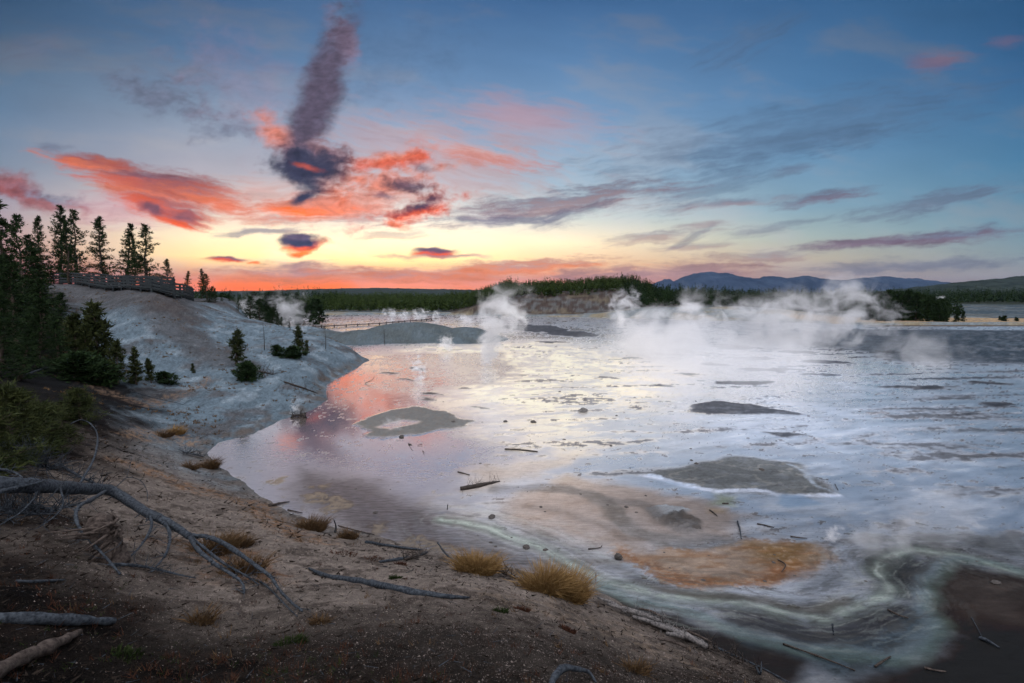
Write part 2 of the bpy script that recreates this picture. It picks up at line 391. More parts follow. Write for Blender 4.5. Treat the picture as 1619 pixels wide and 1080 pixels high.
MOUNDS = [(*at_plane(650, 534)[:2], 8.5, 7.0, 2.15), (*at_plane(735, 536)[:2], 5.0, 6.0, 1.6), (*at_plane(575, 538)[:2], 5.5, 6.0, 1.35), (*at_plane(505, 535)[:2], 5.0, 6.0, 1.1), (*at_plane(470, 526)[:2], 5.0, 7.0, 1.0)]
def height(x, y):
    x = np.asarray(x, float); y = np.asarray(y, float)
    sd = basin_sd(x, y)
    near = rbf(x, y)
    nz = 0.16 * fbm(x / 3.2, y / 3.2, 4, 51) * np.clip(sd / 3, 0, 1) + 0.022 * fbm(x * 2.2, y * 2.2, 4, 52)
    gul = -0.32 * np.clip(pnoise(x / 2.6 + y / 9, y / 11 - x / 14, 53) , 0, 1) * sstep(sd, 3, 9) * sstep(y, 20, 34)
    near = np.maximum(near, 0.05) + nz + gul
    wf = sstep(np.hypot(x, y), 84, 112)
    land = near * (1 - wf) + far_land(x, y) * wf
    t = sstep(sd, 0, 1.3)
    out = np.where(sd > 0, 0.22 * sd * (1 - t) + land * t, np.maximum(0.20 * sd, -0.45))
    for cx, cyy, rx, ry, h in MOUNDS:
        out = np.maximum(out, bump(x, y, cx, cyy, rx, ry, h + .45, 2.4) - 0.45 + 0.05 * fbm(x, y, 3, 55))
    return out
def on_ground(px, py, extra=0.0, tmax=120.0):
    """where the view line through a photo spot meets the land or the flats"""
    px = np.atleast_1d(np.asarray(px, float)); py = np.atleast_1d(np.asarray(py, float))
    D = np.array([pdir(a, b) for a, b in zip(px, py)])
    T = np.concatenate([np.arange(2.0, 14, 0.12), 14 * 1.018 ** np.arange(0, 150)])
    P = D[:, None, :] * T[None, :, None]; Z = P[..., 2] + CAM_H
    Hh = np.maximum(height(P[..., 0], P[..., 1]), 0.0) + extra
    below = Z < Hh
    k = np.where(below.any(1), below.argmax(1), len(T) - 1); k = np.maximum(k, 1)
    r = np.arange(len(px)); a = (Z - Hh)[r, k - 1]; b = (Z - Hh)[r, k]
    f = np.clip(a / (a - b + 1e-9), 0, 1)
    t = T[k - 1] + (T[k] - T[k - 1]) * f
    Q = D * t[:, None]
    return np.stack([Q[:, 0], Q[:, 1], np.maximum(height(Q[:, 0], Q[:, 1]), 0.0)], 1)
def g1(px, py): return on_ground([px], [py])[0]

def poly_mask(x, y, pts, soft, warp=0.0, wf=1.0, seed=70):
    """soft mask of a polygon (world metres)"""
    pts = np.asarray(pts); m = np.zeros(x.shape)
    lo = pts.min(0) - soft * 2 - warp * 2; hi = pts.max(0) + soft * 2 + warp * 2
    s = (x > lo[0]) & (x < hi[0]) & (y > lo[1]) & (y < hi[1])
    if not s.any(): return m
    X = x[s]; Y = y[s]
    if warp: X, Y = X + warp * fbm(X * wf, Y * wf, 4, seed), Y + warp * fbm(X * wf, Y * wf, 4, seed + 5)
    d, ins = seg_dist(X, Y, pts, True); d = np.where(ins, -d, d)
    m[s] = 1 - sstep(d, -soft, soft); return m
def line_mask(x, y, pts, w, soft, warp=0.0, wf=1.0, seed=80):
    pts = np.asarray(pts); m = np.zeros(x.shape); r = w + soft + warp * 2
    lo = pts.min(0) - r; hi = pts.max(0) + r
    s = (x > lo[0]) & (x < hi[0]) & (y > lo[1]) & (y < hi[1])
    if not s.any(): return m
    X = x[s]; Y = y[s]
    if warp: X, Y = X + warp * fbm(X * wf, Y * wf, 4, seed), Y + warp * fbm(X * wf, Y * wf, 4, seed + 5)
    d, _ = seg_dist(X, Y, pts)
    m[s] = 1 - sstep(d, w, w + soft); return m
def smooth_line(pts, n=8):
    """Catmull-Rom through the points"""
    p = np.asarray(pts, float); q = np.vstack([2 * p[0] - p[1], p, 2 * p[-1] - p[-2]]); out = []
    for i in range(1, len(q) - 2):
        for t in np.linspace(0, 1, n, endpoint=False):
            out.append(0.5 * ((2 * q[i]) + (-q[i - 1] + q[i + 1]) * t + (2 * q[i - 1] - 5 * q[i] + 4 * q[i + 1] - q[i + 2]) * t * t + (-q[i - 1] + 3 * q[i] - 3 * q[i + 1] + q[i + 2]) * t ** 3))
    out.append(p[-1]); return np.array(out)

def polar_grid(rs):
    az = np.radians(np.concatenate([np.arange(-180, -64, 5), np.arange(-64, -50, .3), np.arange(-50, 50, 0.10), np.arange(50, 64, .3), np.arange(64, 180, 5)]))
    A, R = np.meshgrid(az, rs)
    return R * np.sin(A), R * np.cos(A)

def blend(col, mask, c):
    c = np.asarray(c, float)
    return col + (c - col) * mask[..., None]

def build_ground():
    rs = np.concatenate([[0.3, 0.8, 1.3, 1.8, 2.3], 2.8 * 1.0085 ** np.arange(0, 505), 203 * 1.03 ** np.arange(0, 124)])
    x, y = polar_grid(rs)
    z = height(x, y)
    sd = basin_sd(x, y)
    r = np.hypot(x, y)
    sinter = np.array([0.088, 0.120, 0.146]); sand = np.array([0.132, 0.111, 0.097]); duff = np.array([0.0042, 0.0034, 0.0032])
    hcr = 0
    brown = np.array([0.17, 0.10, 0.065]); greyr = np.array([0.052, 0.047, 0.047])
    n1 = fbm(x / 4, y / 4, 5, 61); n2 = fbm(x * 1.1, y * 1.1, 5, 62); n3 = fbm(x * 5, y * 5, 4, 63)
    col = np.ones(x.shape + (3,)) * sinter
    # near bank: brown sand; hill: pale sinter
    nearm = 1 - sstep(y + 0.35 * (x + 12) + 2.5 * n1, 13.5, 20.5)
    col = blend(col, nearm, sand)
    rl = 1 - sstep(np.abs(fbm(x / 2.2 + y * .12, y / 3.8, 5, 68)), .006, .05)
    col = blend(col, rl * (1 - nearm) * sstep(n1, -.3, .3) * .6, [.035, .034, .038])
    col = blend(col, sstep(fbm(x / 1.3, y / 1.6, 5, 69), .12, .34) * (1 - nearm) * .45, [.20, .245, .28])
    # brownish gravel tongues down the hill
    col = blend(col, sstep(n1 + .4 * n2, 0.10, 0.45) * (1 - nearm) * .75, greyr)
    col = blend(col, poly_mask(x, y, [at_y(330, 490, 48)[:2], at_y(210, 480, 43)[:2], at_y(230, 530, 37)[:2], at_y(330, 575, 33)[:2], at_y(420, 590, 31)[:2], at_y(390, 560, 36)[:2], at_y(310, 530, 41)[:2]], .8, 1.0, .5) * .7, greyr * 1.0)
    col = blend(col, sstep(z + n1, 3.9, 5.6) * (1 - nearm) * sstep(r, 30, 36) * .8, greyr * 1.0)
    # needle litter under the trees on the left and at the viewer's feet
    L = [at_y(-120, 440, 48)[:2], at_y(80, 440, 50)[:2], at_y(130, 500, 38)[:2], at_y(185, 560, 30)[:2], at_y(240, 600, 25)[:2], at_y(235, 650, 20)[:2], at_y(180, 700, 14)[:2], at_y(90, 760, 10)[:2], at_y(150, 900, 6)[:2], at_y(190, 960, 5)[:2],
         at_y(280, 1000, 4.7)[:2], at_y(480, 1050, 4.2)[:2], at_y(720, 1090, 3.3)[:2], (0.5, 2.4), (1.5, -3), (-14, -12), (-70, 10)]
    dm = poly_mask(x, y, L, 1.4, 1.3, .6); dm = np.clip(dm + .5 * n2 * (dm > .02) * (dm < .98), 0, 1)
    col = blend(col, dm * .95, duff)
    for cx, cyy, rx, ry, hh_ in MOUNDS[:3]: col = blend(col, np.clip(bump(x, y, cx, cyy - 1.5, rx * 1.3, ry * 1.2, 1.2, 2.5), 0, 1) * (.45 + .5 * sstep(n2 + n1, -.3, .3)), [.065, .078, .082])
    dark_rim = (1 - sstep(np.abs(sd - .35), .1, .7)) * (sd > -1) * (r < 60)
    col = blend(col, dark_rim * sstep(n2, -.3, .25) * .75, [0.07, 0.058, 0.05])
    nb = (1 - sstep(y - .35 * x + .8 * n2, 4.4, 8.6)) * (r < 14); col = col * (1 - .80 * nb)[..., None]  # vignette falloff painted in: bank colour darkened towards the viewer
    spk = sstep(fbm(x * 1.7, y * 1.7, 5, 71, .65), .16, .30) * (r < 24) * nearm; col = blend(col, spk * .55, [.018, .013, .011])
    # rusty dead grass tongue
    for pts, c in ((((215, 735), (300, 770), (400, 800), (480, 850)), [.15, .08, .04]), (((290, 860), (360, 880), (400, 910)), [.12, .06, .03]), (((120, 600), (230, 640), (330, 600)), [.12, .08, .055]), (((210, 690), (270, 685), (300, 700)), [.16, .10, .06]), (((800, 950), (1000, 1000), (1060, 1040)), [.11, .085, .065])):
        q = on_ground([p[0] for p in pts], [p[1] for p in pts])[:, :2]
        col = blend(col, line_mask(x, y, q, .12, .7, .5, 1.2) * sstep(n3, -.3, .3) * .75, c)
    # far land: grass strip, bluff rock, dark woods floor
    fm = sstep(r, 88, 104)
    fc = np.ones_like(col) * np.array([.12, .14, .15])
    fc = blend(fc, sstep(fbm(x / 12, y / 5, 4, 66), -.05, .3), [.16, .14, .10])
    fc = blend(fc, ((np.abs(y - 116) < 11) & (x > 66)) * sstep(n2, -.8, .2), [.24, .17, .10])
    fc = blend(fc, ((y > 142) & (np.abs(x - 17) < 40) & (z > .6)) * (0.62 + .36 * sstep(fbm(x / 2.5, y / 2, 4, 67), -.15, .15)), [.042, .032, .028])
    fc = blend(fc, ((x > 120) & (y > 125)) * (.6 + .4 * sstep(fbm(x / 30, y / 6, 4, 72), -.2, .2)), [.035, .05, .062])
    fc = blend(fc, sstep(y, 165, 200) * (x < 60) * 1.0, [.03, .035, .02])
    fc = blend(fc, sstep(r, 330, 480), [.02, .025, .018])
    col = col + (fc - col) * fm[..., None]
    col = col * (1 + .34 * n2 + .34 * n3)[..., None]
    col = np.clip(col, .0025, .8)
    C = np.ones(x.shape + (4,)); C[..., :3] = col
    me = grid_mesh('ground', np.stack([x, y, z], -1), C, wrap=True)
    m = bpy.data.materials.new('ground_earth'); m.use_nodes = True; t = NT(m.node_tree)
    b = t.t.nodes['Principled BSDF']; a = t.n('ShaderNodeAttribute', attribute_name='col')
    pos = t.n('ShaderNodeNewGeometry').outputs['Position']
    g = t.noise(pos, 55, 4, .7); g2 = t.noise(pos, 9, 6, .7); g3 = t.noise(pos, 190, 2, .6)
    vor = t.n('ShaderNodeTexVoronoi'); t.put(vor.inputs['Vector'], pos); vor.inputs['Scale'].default_value = 38
    sp = t.mr(vor.outputs['Distance'], .10, .28, 0.42, 1.0)
    k = t.m('MULTIPLY', t.m('MULTIPLY', t.mr(g, .25, .75, .50, 1.5, False), t.mr(g2, .25, .75, .55, 1.45, False)), t.mr(g3, .3, .7, .6, 1.4, False))
    k = t.m('MULTIPLY', k, t.m('ADD', sp, 0.12))
    cc = t.n('ShaderNodeVectorMath', operation='SCALE'); t.put(cc.inputs[0], a.outputs[0]); t.put(cc.inputs['Scale'], k)
    t.put(b.inputs['Base Color'], cc.outputs[0]); b.inputs['Roughness'].default_value = .92
    b.inputs['Specular IOR Level'].default_value = .03
    bm = t.n('ShaderNodeBump'); bm.inputs['Strength'].default_value = .9; bm.inputs['Distance'].default_value = .05
    t.put(bm.inputs['Height'], t.m('ADD', t.m('MULTIPLY', g2, 1.3), t.m('ADD', t.m('MULTIPLY', g, .35), t.m('MULTIPLY', vor.outputs['Distance'], -.4))))
    t.put(b.inputs['Normal'], bm.outputs[0])
    link('ground', me, m, kind='structure')

def build_flats():
    q = np.concatenate([np.arange(1180, 512, -1.25), np.arange(512, 496, -.8)])  # rows, spaced like the photo so detail is even
    rs = CAM_H / np.tan(np.arctan((q - 540) / FPX) + PITCH)
    rs = np.concatenate([[4.0], rs[rs > 4.3], [185, 220, 300, 400]])
    x, y = polar_grid(rs)
    sd = basin_sd(x, y)
    keep = (sd < 0.6)
    r = np.hypot(x, y)
    # features, world metres; G() turns photo spots into places on the flat
    st = fbm(x * .55 + y * .35, y * 2.4 - x * .8, 5, 101)          # flow streaks
    st2 = fbm(x * .12 + y * .05, y * .8 - x * .10, 5, 102)
    n1 = fbm(x * .35, y * .5, 5, 103); n2 = fbm(x * 1.6, y * 2.0, 5, 104); n3 = fbm(x * 7, y * 8, 4, 105)
    right = sstep(x / np.maximum(y, 1), -.05, .55)
    base = np.ones(x.shape + (3,)) * np.array([.56, .57, .60])
    base = blend(base, right, [.50, .56, .66])
    base = blend(base, sstep(n1, 0, .5) * .35, [.62, .53, .48])
    base = blend(base, sstep(st, .10, .5) * (.25 + .3 * right), [.30, .33, .38])
    base = blend(base, sstep(-st, .15, .5) * .4, [.74, .77, .80])
    wet = 0.70 + .2 * sstep(n1, -.4, .3) - .42 * sstep(st2 + .4 * n2, .05, .4)
    wet = np.clip(wet + .12 - .22 * right, .05, .95)
    h = 0.0015 * n2 + .004 * np.clip(st2, 0, 1)
    # scattered thin mud films and crumbs
    dk = sstep(st2 + .5 * n2, .34, .52) * (1 - sstep(np.abs(y - 40), 22, 50)) * .8
    base = blend(base, dk, [.13, .14, .16]); wet = wet * (1 - .5 * dk)
    crumb = sstep(fbm(x * 2.0 + 5, y * 3.0, 5, 107, .62) + .10 * sstep(y, 18, 30) + .35 * np.clip(n1, -.5, .4) - .08, .42, .50)
    base = blend(base, crumb * .75, [.12, .12, .13]); wet = wet * (1 - .6 * crumb); h += .008 * crumb
    # big still pool on the left
    gl = poly_mask(x, y, G((575, 556), (700, 548), (830, 512), (1000, 530), (1130, 560), (1350, 560), (1480, 590), (1250, 640), (1050, 650), (900, 680), (740, 690), (600, 640), (540, 600)), 5, 3, .1)
    wet = np.clip(wet + gl * (.42 - .5 * sstep(st2 + .5 * n2, .22, .42)), 0, .93)
    ln_ = 1 - sstep(np.abs(fbm(x * .5 + y * .22, y * 1.5 - x * .35, 5, 108)), .004, .022); ln2 = 1 - sstep(np.abs(fbm(x * 1.3 + y * .3, y * 3.2 - x * .9, 4, 109)), .003, .03)
    lm = ln_ * sstep(n1, -.25, .2) * .55 + ln2 * sstep(n2, -.1, .4) * .4
    base = blend(base, np.clip(lm, 0, 1), [.17, .17, .18]); wet = wet * (1 - .4 * lm)
    pool = poly_mask(x, y, G((560, 560), (800, 556), (830, 600), (700, 620), (740, 660), (790, 720), (720, 780), (690, 830), (880, 890), (980, 960), (760, 920), (420, 820), (280, 720), (480, 620)), 1.2, 1.2, .35)
    base = blend(base, pool * .9, [.46, .42, .41]); wet = np.maximum(wet, pool * (1 - .35 * crumb)); h = h * (1 - pool)
    deep = poly_mask(x, y, G((700, 815), (760, 850), (850, 880), (930, 915), (900, 935), (800, 905), (680, 880), (560, 850), (450, 790), (470, 740), (600, 760)), .8, .4, .8)
    base = blend(base, deep * .95, [.085, .068, .066]); wet = wet * (1 - deep) + deep * .60
    # far dark rippled water, right side
    far = poly_mask(x, y, G((1350, 520), (1619, 522), (1900, 524), (1900, 585), (1619, 580), (1420, 570), (1330, 550), (1190, 545), (1200, 530)), 3, 3, .12)
    s3 = fbm(x * .05, y * 1.1, 5, 111)
    base = blend(base, far * (.65 + .35 * sstep(s3, -.3, .2)), [.05, .075, .10]); wet = wet * (1 - far) + far * .28
    base = blend(base, far * sstep(s3, .15, .45) * .6, [.22, .27, .32])
    blu = poly_mask(x, y, G((1440, 517), (1619, 516), (2000, 516), (2000, 521), (1619, 521), (1500, 521)), 1.5, 1, .2)
    base = blend(base, blu, [.45, .55, .68])
    tan = poly_mask(x, y, G((1370, 511), (2100, 511), (2100, 516), (1380, 516)), 1.5, 1, .2)
    base = blend(base, tan, [.26, .19, .12]); wet = wet * (1 - tan)
    str4 = poly_mask(x, y, G((1250, 590), (1619, 590), (1900, 590), (1900, 700), (1500, 700), (1330, 640), (1180, 610)), 3, 2, .2)
    base = blend(base, str4 * sstep(fbm(x * .12 + y * .03, y * 1.5 - x * .15, 5, 112), 0, .35) * .75, [.15, .19, .24])
    # dark islets
    def islet(pts, c=(.06, .066, .08), soft=.25, warp=.5, wf=.7, hh=.03, wetv=.08, k=.96):
        nonlocal base, wet, h
        m = poly_mask(x, y, G(*pts), soft, warp, wf, 120 + len(pts))
        mm = m * k
        base = blend(base, mm * np.clip(1 + .5 * n2, .5, 1), c); wet = wet * (1 - m) + wetv * m; h = h + hh * m * (1 + n3)
        return m
    islet([(1092, 640), (1130, 634), (1190, 640), (1272, 656), (1200, 656), (1130, 656), (1092, 652)], soft=.2, warp=.35)
    islet([(1205, 684), (1250, 684), (1280, 690), (1240, 692)], soft=.2, warp=.3); islet([(1130, 603), (1230, 603), (1200, 610), (1140, 608)], soft=.3)
    for (a, b, w, hh) in ((840, 518, 120, 8), (900, 527, 90, 7), (1160, 548, 70, 5), (1260, 556, 60, 4), (1185, 566, 90, 4), (1300, 572, 80, 4), (1130, 576, 50, 3), (1050, 560, 60, 3), (1000, 566, 40, 3), (1210, 584, 110, 4), (1290, 592, 70, 3), (1090, 592, 50, 3), (1400, 556, 50, 3), (1040, 610, 60, 3), (870, 541, 60, 2),
                       (1580, 640, 60, 6), (1530, 655, 60, 3), (1450, 612, 110, 4), (1560, 605, 80, 3), (960, 598, 50, 2), (660, 583, 30, 3), (610, 590, 28, 2), (640, 600, 26, 2), (690, 622, 34, 3), (745, 615, 24, 2), (670, 632, 20, 2), (755, 645, 34, 3), (820, 680, 26, 2), (1005, 645, 20, 2), (880, 712, 16, 3), (820, 708, 26, 2)):
        islet([(a - w * .5, b), (a - w * .2, b - hh * .7), (a + w * .25, b - hh * .4), (a + w * .55, b + hh * .5), (a + w * .1, b + hh)], soft=.3, warp=.9, wf=.45, k=.9, hh=.02)
    # crust ring
    m = islet([(556, 672), (600, 655), (625, 648), (660, 644), (700, 650), (722, 660), (750, 668), (730, 674), (690, 681), (640, 689), (600, 694), (583, 690), (588, 680)], c=(.185, .215, .24), soft=.15, warp=.35, wf=.8, hh=.035, wetv=.1)
    i2 = islet([(594, 676), (615, 668), (640, 664), (665, 666), (650, 672), (615, 681)], c=(.6, .55, .52), soft=.2, warp=.3, hh=-.02, wetv=.9)
    base = blend(base, m * (1 - i2) * sstep(n3 + n2, 0, .5) * .5, [.20, .17, .15])
    # tan and peach sediment, centre right
    pe = poly_mask(x, y, G((800, 790), (900, 750), (1000, 770), (1110, 790), (1180, 815), (1160, 850), (1060, 860), (1010, 880), (960, 870), (880, 845), (800, 820)), .5, .4, .8)
    base = blend(base, pe * .85, [.50, .40, .34]); wet = wet * (1 - .6 * pe)
    islet([(735, 745), (860, 722), (960, 705), (880, 745), (790, 770), (740, 775)], c=(.42, .35, .31), soft=.5, warp=.5, hh=.02, wetv=.45, k=.6)
    gm = islet([(1015, 752), (1060, 742), (1100, 735), (1150, 722), (1200, 724), (1262, 735), (1275, 750), (1310, 770), (1325, 782), (1280, 786), (1220, 778), (1140, 778), (1080, 768)], c=(.20, .215, .22), soft=.25, warp=.25, hh=.03, wetv=.15)
    base = blend(base, line_mask(x, y, smooth_line(G((1018, 752), (1070, 766), (1130, 777), (1200, 777), (1240, 784), (1290, 784), (1325, 784))), .05, .12, .1, 1.5) * .9, [.95, 1.05, 1.25])
    base = blend(base, line_mask(x, y, smooth_line(G((1030, 752), (1065, 763), (1100, 770))), .10, .10, .1, 1.5) * .9, [.9, 1.05, 1.3])
    base = blend(base, line_mask(x, y, smooth_line(G((1245, 735), (1268, 745), (1290, 768), (1320, 780))), .04, .10, .15, 1.5) * .8, [.60, .70, .82])
    base = blend(base, gm * (1 - sstep(np.abs(fbm(x * .5, y * .9, 4, 130)), .02, .09)) * .6, [.42, .42, .40]); base = blend(base, gm * (1 - sstep(np.abs(fbm(x * .6 + 3, y * 1.1, 4, 133)), .01, .06)) * .5, [.12, .12, .12])
    islet([(1130, 782), (1165, 785), (1160, 800), (1125, 797)], c=(.40, .50, .22), soft=.25, warp=.2, hh=0, wetv=.3, k=.55)
    islet([(1235, 783), (1270, 785), (1300, 797), (1250, 803), (1225, 797)], c=(.30, .42, .58), soft=.15, warp=.15, hh=-.01, wetv=.8, k=.8)
    islet([(1120, 803), (1150, 803), (1145, 812), (1120, 812)], c=(.5, .33, .12), soft=.15, warp=.1, hh=0, k=.4)
    # little crust dome
    islet([(1018, 804), (1050, 799), (1075, 802), (1090, 808), (1075, 815), (1040, 822), (1028, 812)], c=(.52, .57, .62), soft=.1, warp=.12, wf=1.5, hh=.05, wetv=.15)
    islet([(1040, 822), (1060, 815), (1085, 812), (1105, 822), (1110, 838), (1090, 842), (1065, 836)], c=(.10, .09, .08), soft=.12, warp=.15, wf=1.6, hh=.06, wetv=.2)
    # winding grey channels
    for pts, w, c, k in ((((790, 775), (870, 772), (925, 780), (960, 800), (985, 825), (1030, 850), (1100, 862), (1160, 860)), .16, (.20, .185, .17), .8),
                         (((960, 790), (1020, 800), (1060, 830), (1090, 846), (1130, 850)), .10, (.22, .20, .19), .7),
                         (((830, 800), (900, 812), (950, 830), (990, 850)), .05, (.27, .22, .19), .6),
                         (((840, 840), (890, 862), (940, 880), (985, 905), (1040, 925), (1100, 940), (1180, 952), (1260, 968), (1320, 956)), .04, (.15, .13, .11), .6)):
        base = blend(base, line_mask(x, y, smooth_line(G(*pts)), w, .3, .25, .9) * k, c)
    # orange microbial mat
    om = poly_mask(x + .25 * n3, y + .12 * n3, G((975, 862), (1010, 874), (1055, 868), (1110, 873), (1150, 862), (1195, 853), (1250, 854), (1300, 860), (1325, 873), (1300, 892), (1262, 908), (1235, 920), (1195, 927), (1140, 931), (1085, 928), (1045, 915), (1015, 898), (995, 886)), .22, .3, 1.2)
    base = blend(base, om * .85, [.52, .37, .26])
    base = blend(base, om * line_mask(x, y, smooth_line(G((985, 872), (1020, 896), (1055, 915), (1100, 928), (1150, 930), (1200, 926), (1235, 915), (1262, 897))), .10, .45, .2, 1.5) * .9, [.40, .175, .075])
    base = blend(base, om * poly_mask(x, y, G((1190, 860), (1290, 862), (1300, 880), (1250, 897), (1190, 888)), .4, .3, 1) * .85, [.36, .20, .06])
    base = blend(base, om * sstep(n3 + .5 * n2, .0, .5) * .5, [.60, .46, .34]); base = blend(base, om * sstep(fbm(x * .9, y * 3.5, 5, 131), .0, .4) * .55, [.40, .20, .09]); wet = wet * (1 - .7 * om); h = h + .012 * om * n3
    # dark stained margins along the near bank
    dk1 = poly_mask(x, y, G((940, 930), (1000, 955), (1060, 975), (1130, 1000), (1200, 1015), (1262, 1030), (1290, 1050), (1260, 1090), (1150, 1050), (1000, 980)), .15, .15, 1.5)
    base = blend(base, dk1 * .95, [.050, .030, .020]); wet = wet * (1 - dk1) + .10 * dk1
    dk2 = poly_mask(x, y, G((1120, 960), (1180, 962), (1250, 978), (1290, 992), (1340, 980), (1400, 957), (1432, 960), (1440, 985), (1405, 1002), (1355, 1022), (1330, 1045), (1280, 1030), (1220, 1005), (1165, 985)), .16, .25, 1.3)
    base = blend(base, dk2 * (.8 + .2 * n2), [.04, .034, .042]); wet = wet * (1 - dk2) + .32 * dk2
    dk3 = poly_mask(x, y, G((1362, 872), (1390, 868), (1420, 880), (1428, 905), (1440, 925), (1400, 925), (1375, 915), (1352, 895)), .3, .2, 1.3)
    base = blend(base, dk3 * .85, [.07, .08, .08]); wet = wet * (1 - .6 * dk3)
    dk4 = poly_mask(x, y, G((1405, 885), (1440, 880), (1470, 895), (1462, 930), (1450, 950), (1410, 945)), .2, .15, 1.3)
    base = blend(base, dk4 * .8, [.07, .08, .09]); wet = wet * (1 - .6 * dk4)
    dgr = poly_mask(x, y, G((1440, 860), (1540, 862), (1619, 880), (1750, 900), (1750, 870), (1619, 850), (1500, 838)), .3, .25, .8)
    base = blend(base, dgr * .65, [.14, .17, .19])
    br = poly_mask(x, y, G((1478, 905), (1505, 896), (1545, 898), (1619, 912), (1760, 930), (1800, 1180), (1330, 1180), (1320, 1082), (1395, 1066), (1440, 1050), (1490, 1030), (1512, 1005), (1490, 975), (1468, 945)), .2, .2, 1.1)
    base = blend(base, br * .97, [.075, .042, .028]); wet = wet * (1 - br) + .12 * br
    base = blend(base, br * poly_mask(x, y, G((1490, 905), (1619, 925), (1619, 985), (1530, 960)), .3, .3, 1) * .6, [.20, .16, .14])
    base = blend(base, br * poly_mask(x, y, G((1540, 990), (1619, 1000), (1700, 1090), (1450, 1090)), .5, .3, 1) * .85, [.018, .011, .009])
    bl2 = poly_mask(x, y, G((1180, 1012), (1250, 1022), (1330, 1020), (1400, 1000), (1460, 960), (1478, 985), (1495, 1010), (1470, 1035), (1400, 1060), (1330, 1066), (1280, 1045)), .2, .2, 1.2)
    base = blend(base, bl2 * .85, [.20, .31, .40]); base = blend(base, bl2 * sstep(n2 + n3, -.2, .4) * .7, [.08, .10, .11])
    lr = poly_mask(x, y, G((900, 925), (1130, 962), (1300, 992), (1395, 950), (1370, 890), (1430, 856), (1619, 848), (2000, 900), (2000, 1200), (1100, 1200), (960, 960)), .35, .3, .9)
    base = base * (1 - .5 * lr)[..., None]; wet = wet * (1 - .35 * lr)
    nearw = (1 - sstep(y + .35 * x, 12.5, 19)) * (1 - .5 * pool); wet = wet * (1 - .42 * nearw)
    base = blend(base, nearw * (1 - br) * (1 - om) * (1 - dk1) * (1 - deep) * sstep(n2 + .6 * n1, -.5, .4) * .30 * (1 - .9 * lr), [.50, .50, .53])
    # milky streams
    S1 = smooth_line(G((700, 822), (760, 832), (810, 850), (862, 868), (905, 893), (950, 918), (1010, 932), (1060, 942), (1120, 948), (1180, 955), (1240, 968), (1290, 976), (1330, 966), (1372, 950), (1402, 940), (1404, 925), (1388, 905), (1396, 888), (1420, 876), (1450, 869), (1500, 876), (1560, 890), (1619, 905), (1700, 925)))
    wob = fbm(x * 2.6, y * 2.6, 5, 140)
    for w_, s_, k_, c_ in ((.12, .30, .6, (.26, .32, .30)), (.03, .13, .8, (.52, .62, .57)), (.008, .03, .35, (.85, .92, .88))):
        base = blend(base, line_mask(x, y, S1, w_, s_, .10, 1.4) * k_ * np.clip(.85 + .9 * wob, .3, 1.15), c_)
    base = blend(base, line_mask(x, y, smooth_line(G((1010, 914), (1060, 932), (1110, 942), (1180, 944), (1250, 957), (1300, 960), (1335, 945))), .03, .22, .12, 1.4) * .75, [.12, .105, .085])
    wet = wet * (1 - .6 * line_mask(x, y, S1, .10, .25, .1, 1.4))
    S2 = smooth_line(G((930, 920), (1000, 945), (1080, 965), (1150, 990), (1220, 1010), (1300, 1025), (1400, 1035), (1440, 1020), (1470, 985), (1455, 950), (1460, 915), (1490, 888), (1550, 885), (1619, 905)))
    base = blend(base, line_mask(x, y, S2, .03, .20, .15, 1.2) * .5, [.30, .40, .46])
    base = blend(base, line_mask(x, y, S2 + [0.1, -.15], .04, .2, .15, 1.2) * .3, [.20, .32, .26])
    dS, _ = seg_dist(x + .07 * fbm(x * 1.6, y * 1.6, 4, 141), y + .07 * fbm(x * 1.6, y * 1.6, 4, 142), S1)
    near_ = (r < 24)
    for dd, ww_, cc_, kk_ in ((.30, .012, (.62, .66, .62), .5), (.46, .02, (.16, .15, .13), .5), (.56, .012, (.55, .58, .55), .35), (.72, .03, (.20, .19, .17), .35), (.19, .015, (.20, .22, .20), .5)):
        base = blend(base, np.exp(-((dS - dd) / ww_) ** 2) * near_ * kk_ * sstep(wob, -.35, .25), cc_)
    lay = fbm(dS * 6.5 + .8 * n2, (x + y) * .6, 5, 144, .6); lz = (1 - sstep(dS, .7, 1.7)) * near_
    base = blend(base, lz * sstep(lay, .05, .42) * .5, [.12, .125, .12]); base = blend(base, lz * sstep(-lay, .08, .50) * (1 - .8 * br) * .34, [.48, .54, .52])
    wet = np.clip(wet, .04, 1)
    # floating scum on the pool corner
    for pts in ([(474, 785), (500, 778), (548, 786), (552, 800), (530, 812), (505, 812), (520, 797), (490, 792)], [(590, 826), (612, 826), (606, 840), (595, 850), (590, 840)], [(630, 858), (665, 846), (690, 858), (740, 868), (700, 874), (650, 866)], [(420, 762), (455, 752), (450, 760), (425, 768)], [(480, 770), (520, 766), (510, 774)]):
        mk = poly_mask(x, y, G(*pts), .12, .22, 2.0) * sstep(n3 + .5 * n2, -.45, -.05)
        base = blend(base, mk * .9, [.30, .255, .21]); wet = wet * (1 - mk) + .1 * mk; h = h + .015 * mk
    cen = poly_mask(x, y, G((330, 700), (520, 600), (600, 550), (800, 525), (1000, 540), (1250, 560), (1420, 600), (1500, 680), (1420, 760), (1180, 720), (980, 740), (900, 800), (760, 800), (600, 800), (420, 790)), 4.5, 1.5, .2)  # area where glare is painted in as a brighter, warmer flats colour
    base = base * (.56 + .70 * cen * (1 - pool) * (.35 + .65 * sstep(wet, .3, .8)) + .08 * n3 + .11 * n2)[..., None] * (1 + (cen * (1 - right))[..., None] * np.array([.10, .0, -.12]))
    hot = poly_mask(x, y, G((575, 566), (640, 548), (740, 545), (860, 540), (1010, 556), (1110, 590), (1080, 640), (960, 700), (820, 700), (740, 660), (640, 610)), 5.5, 2.5, .12)
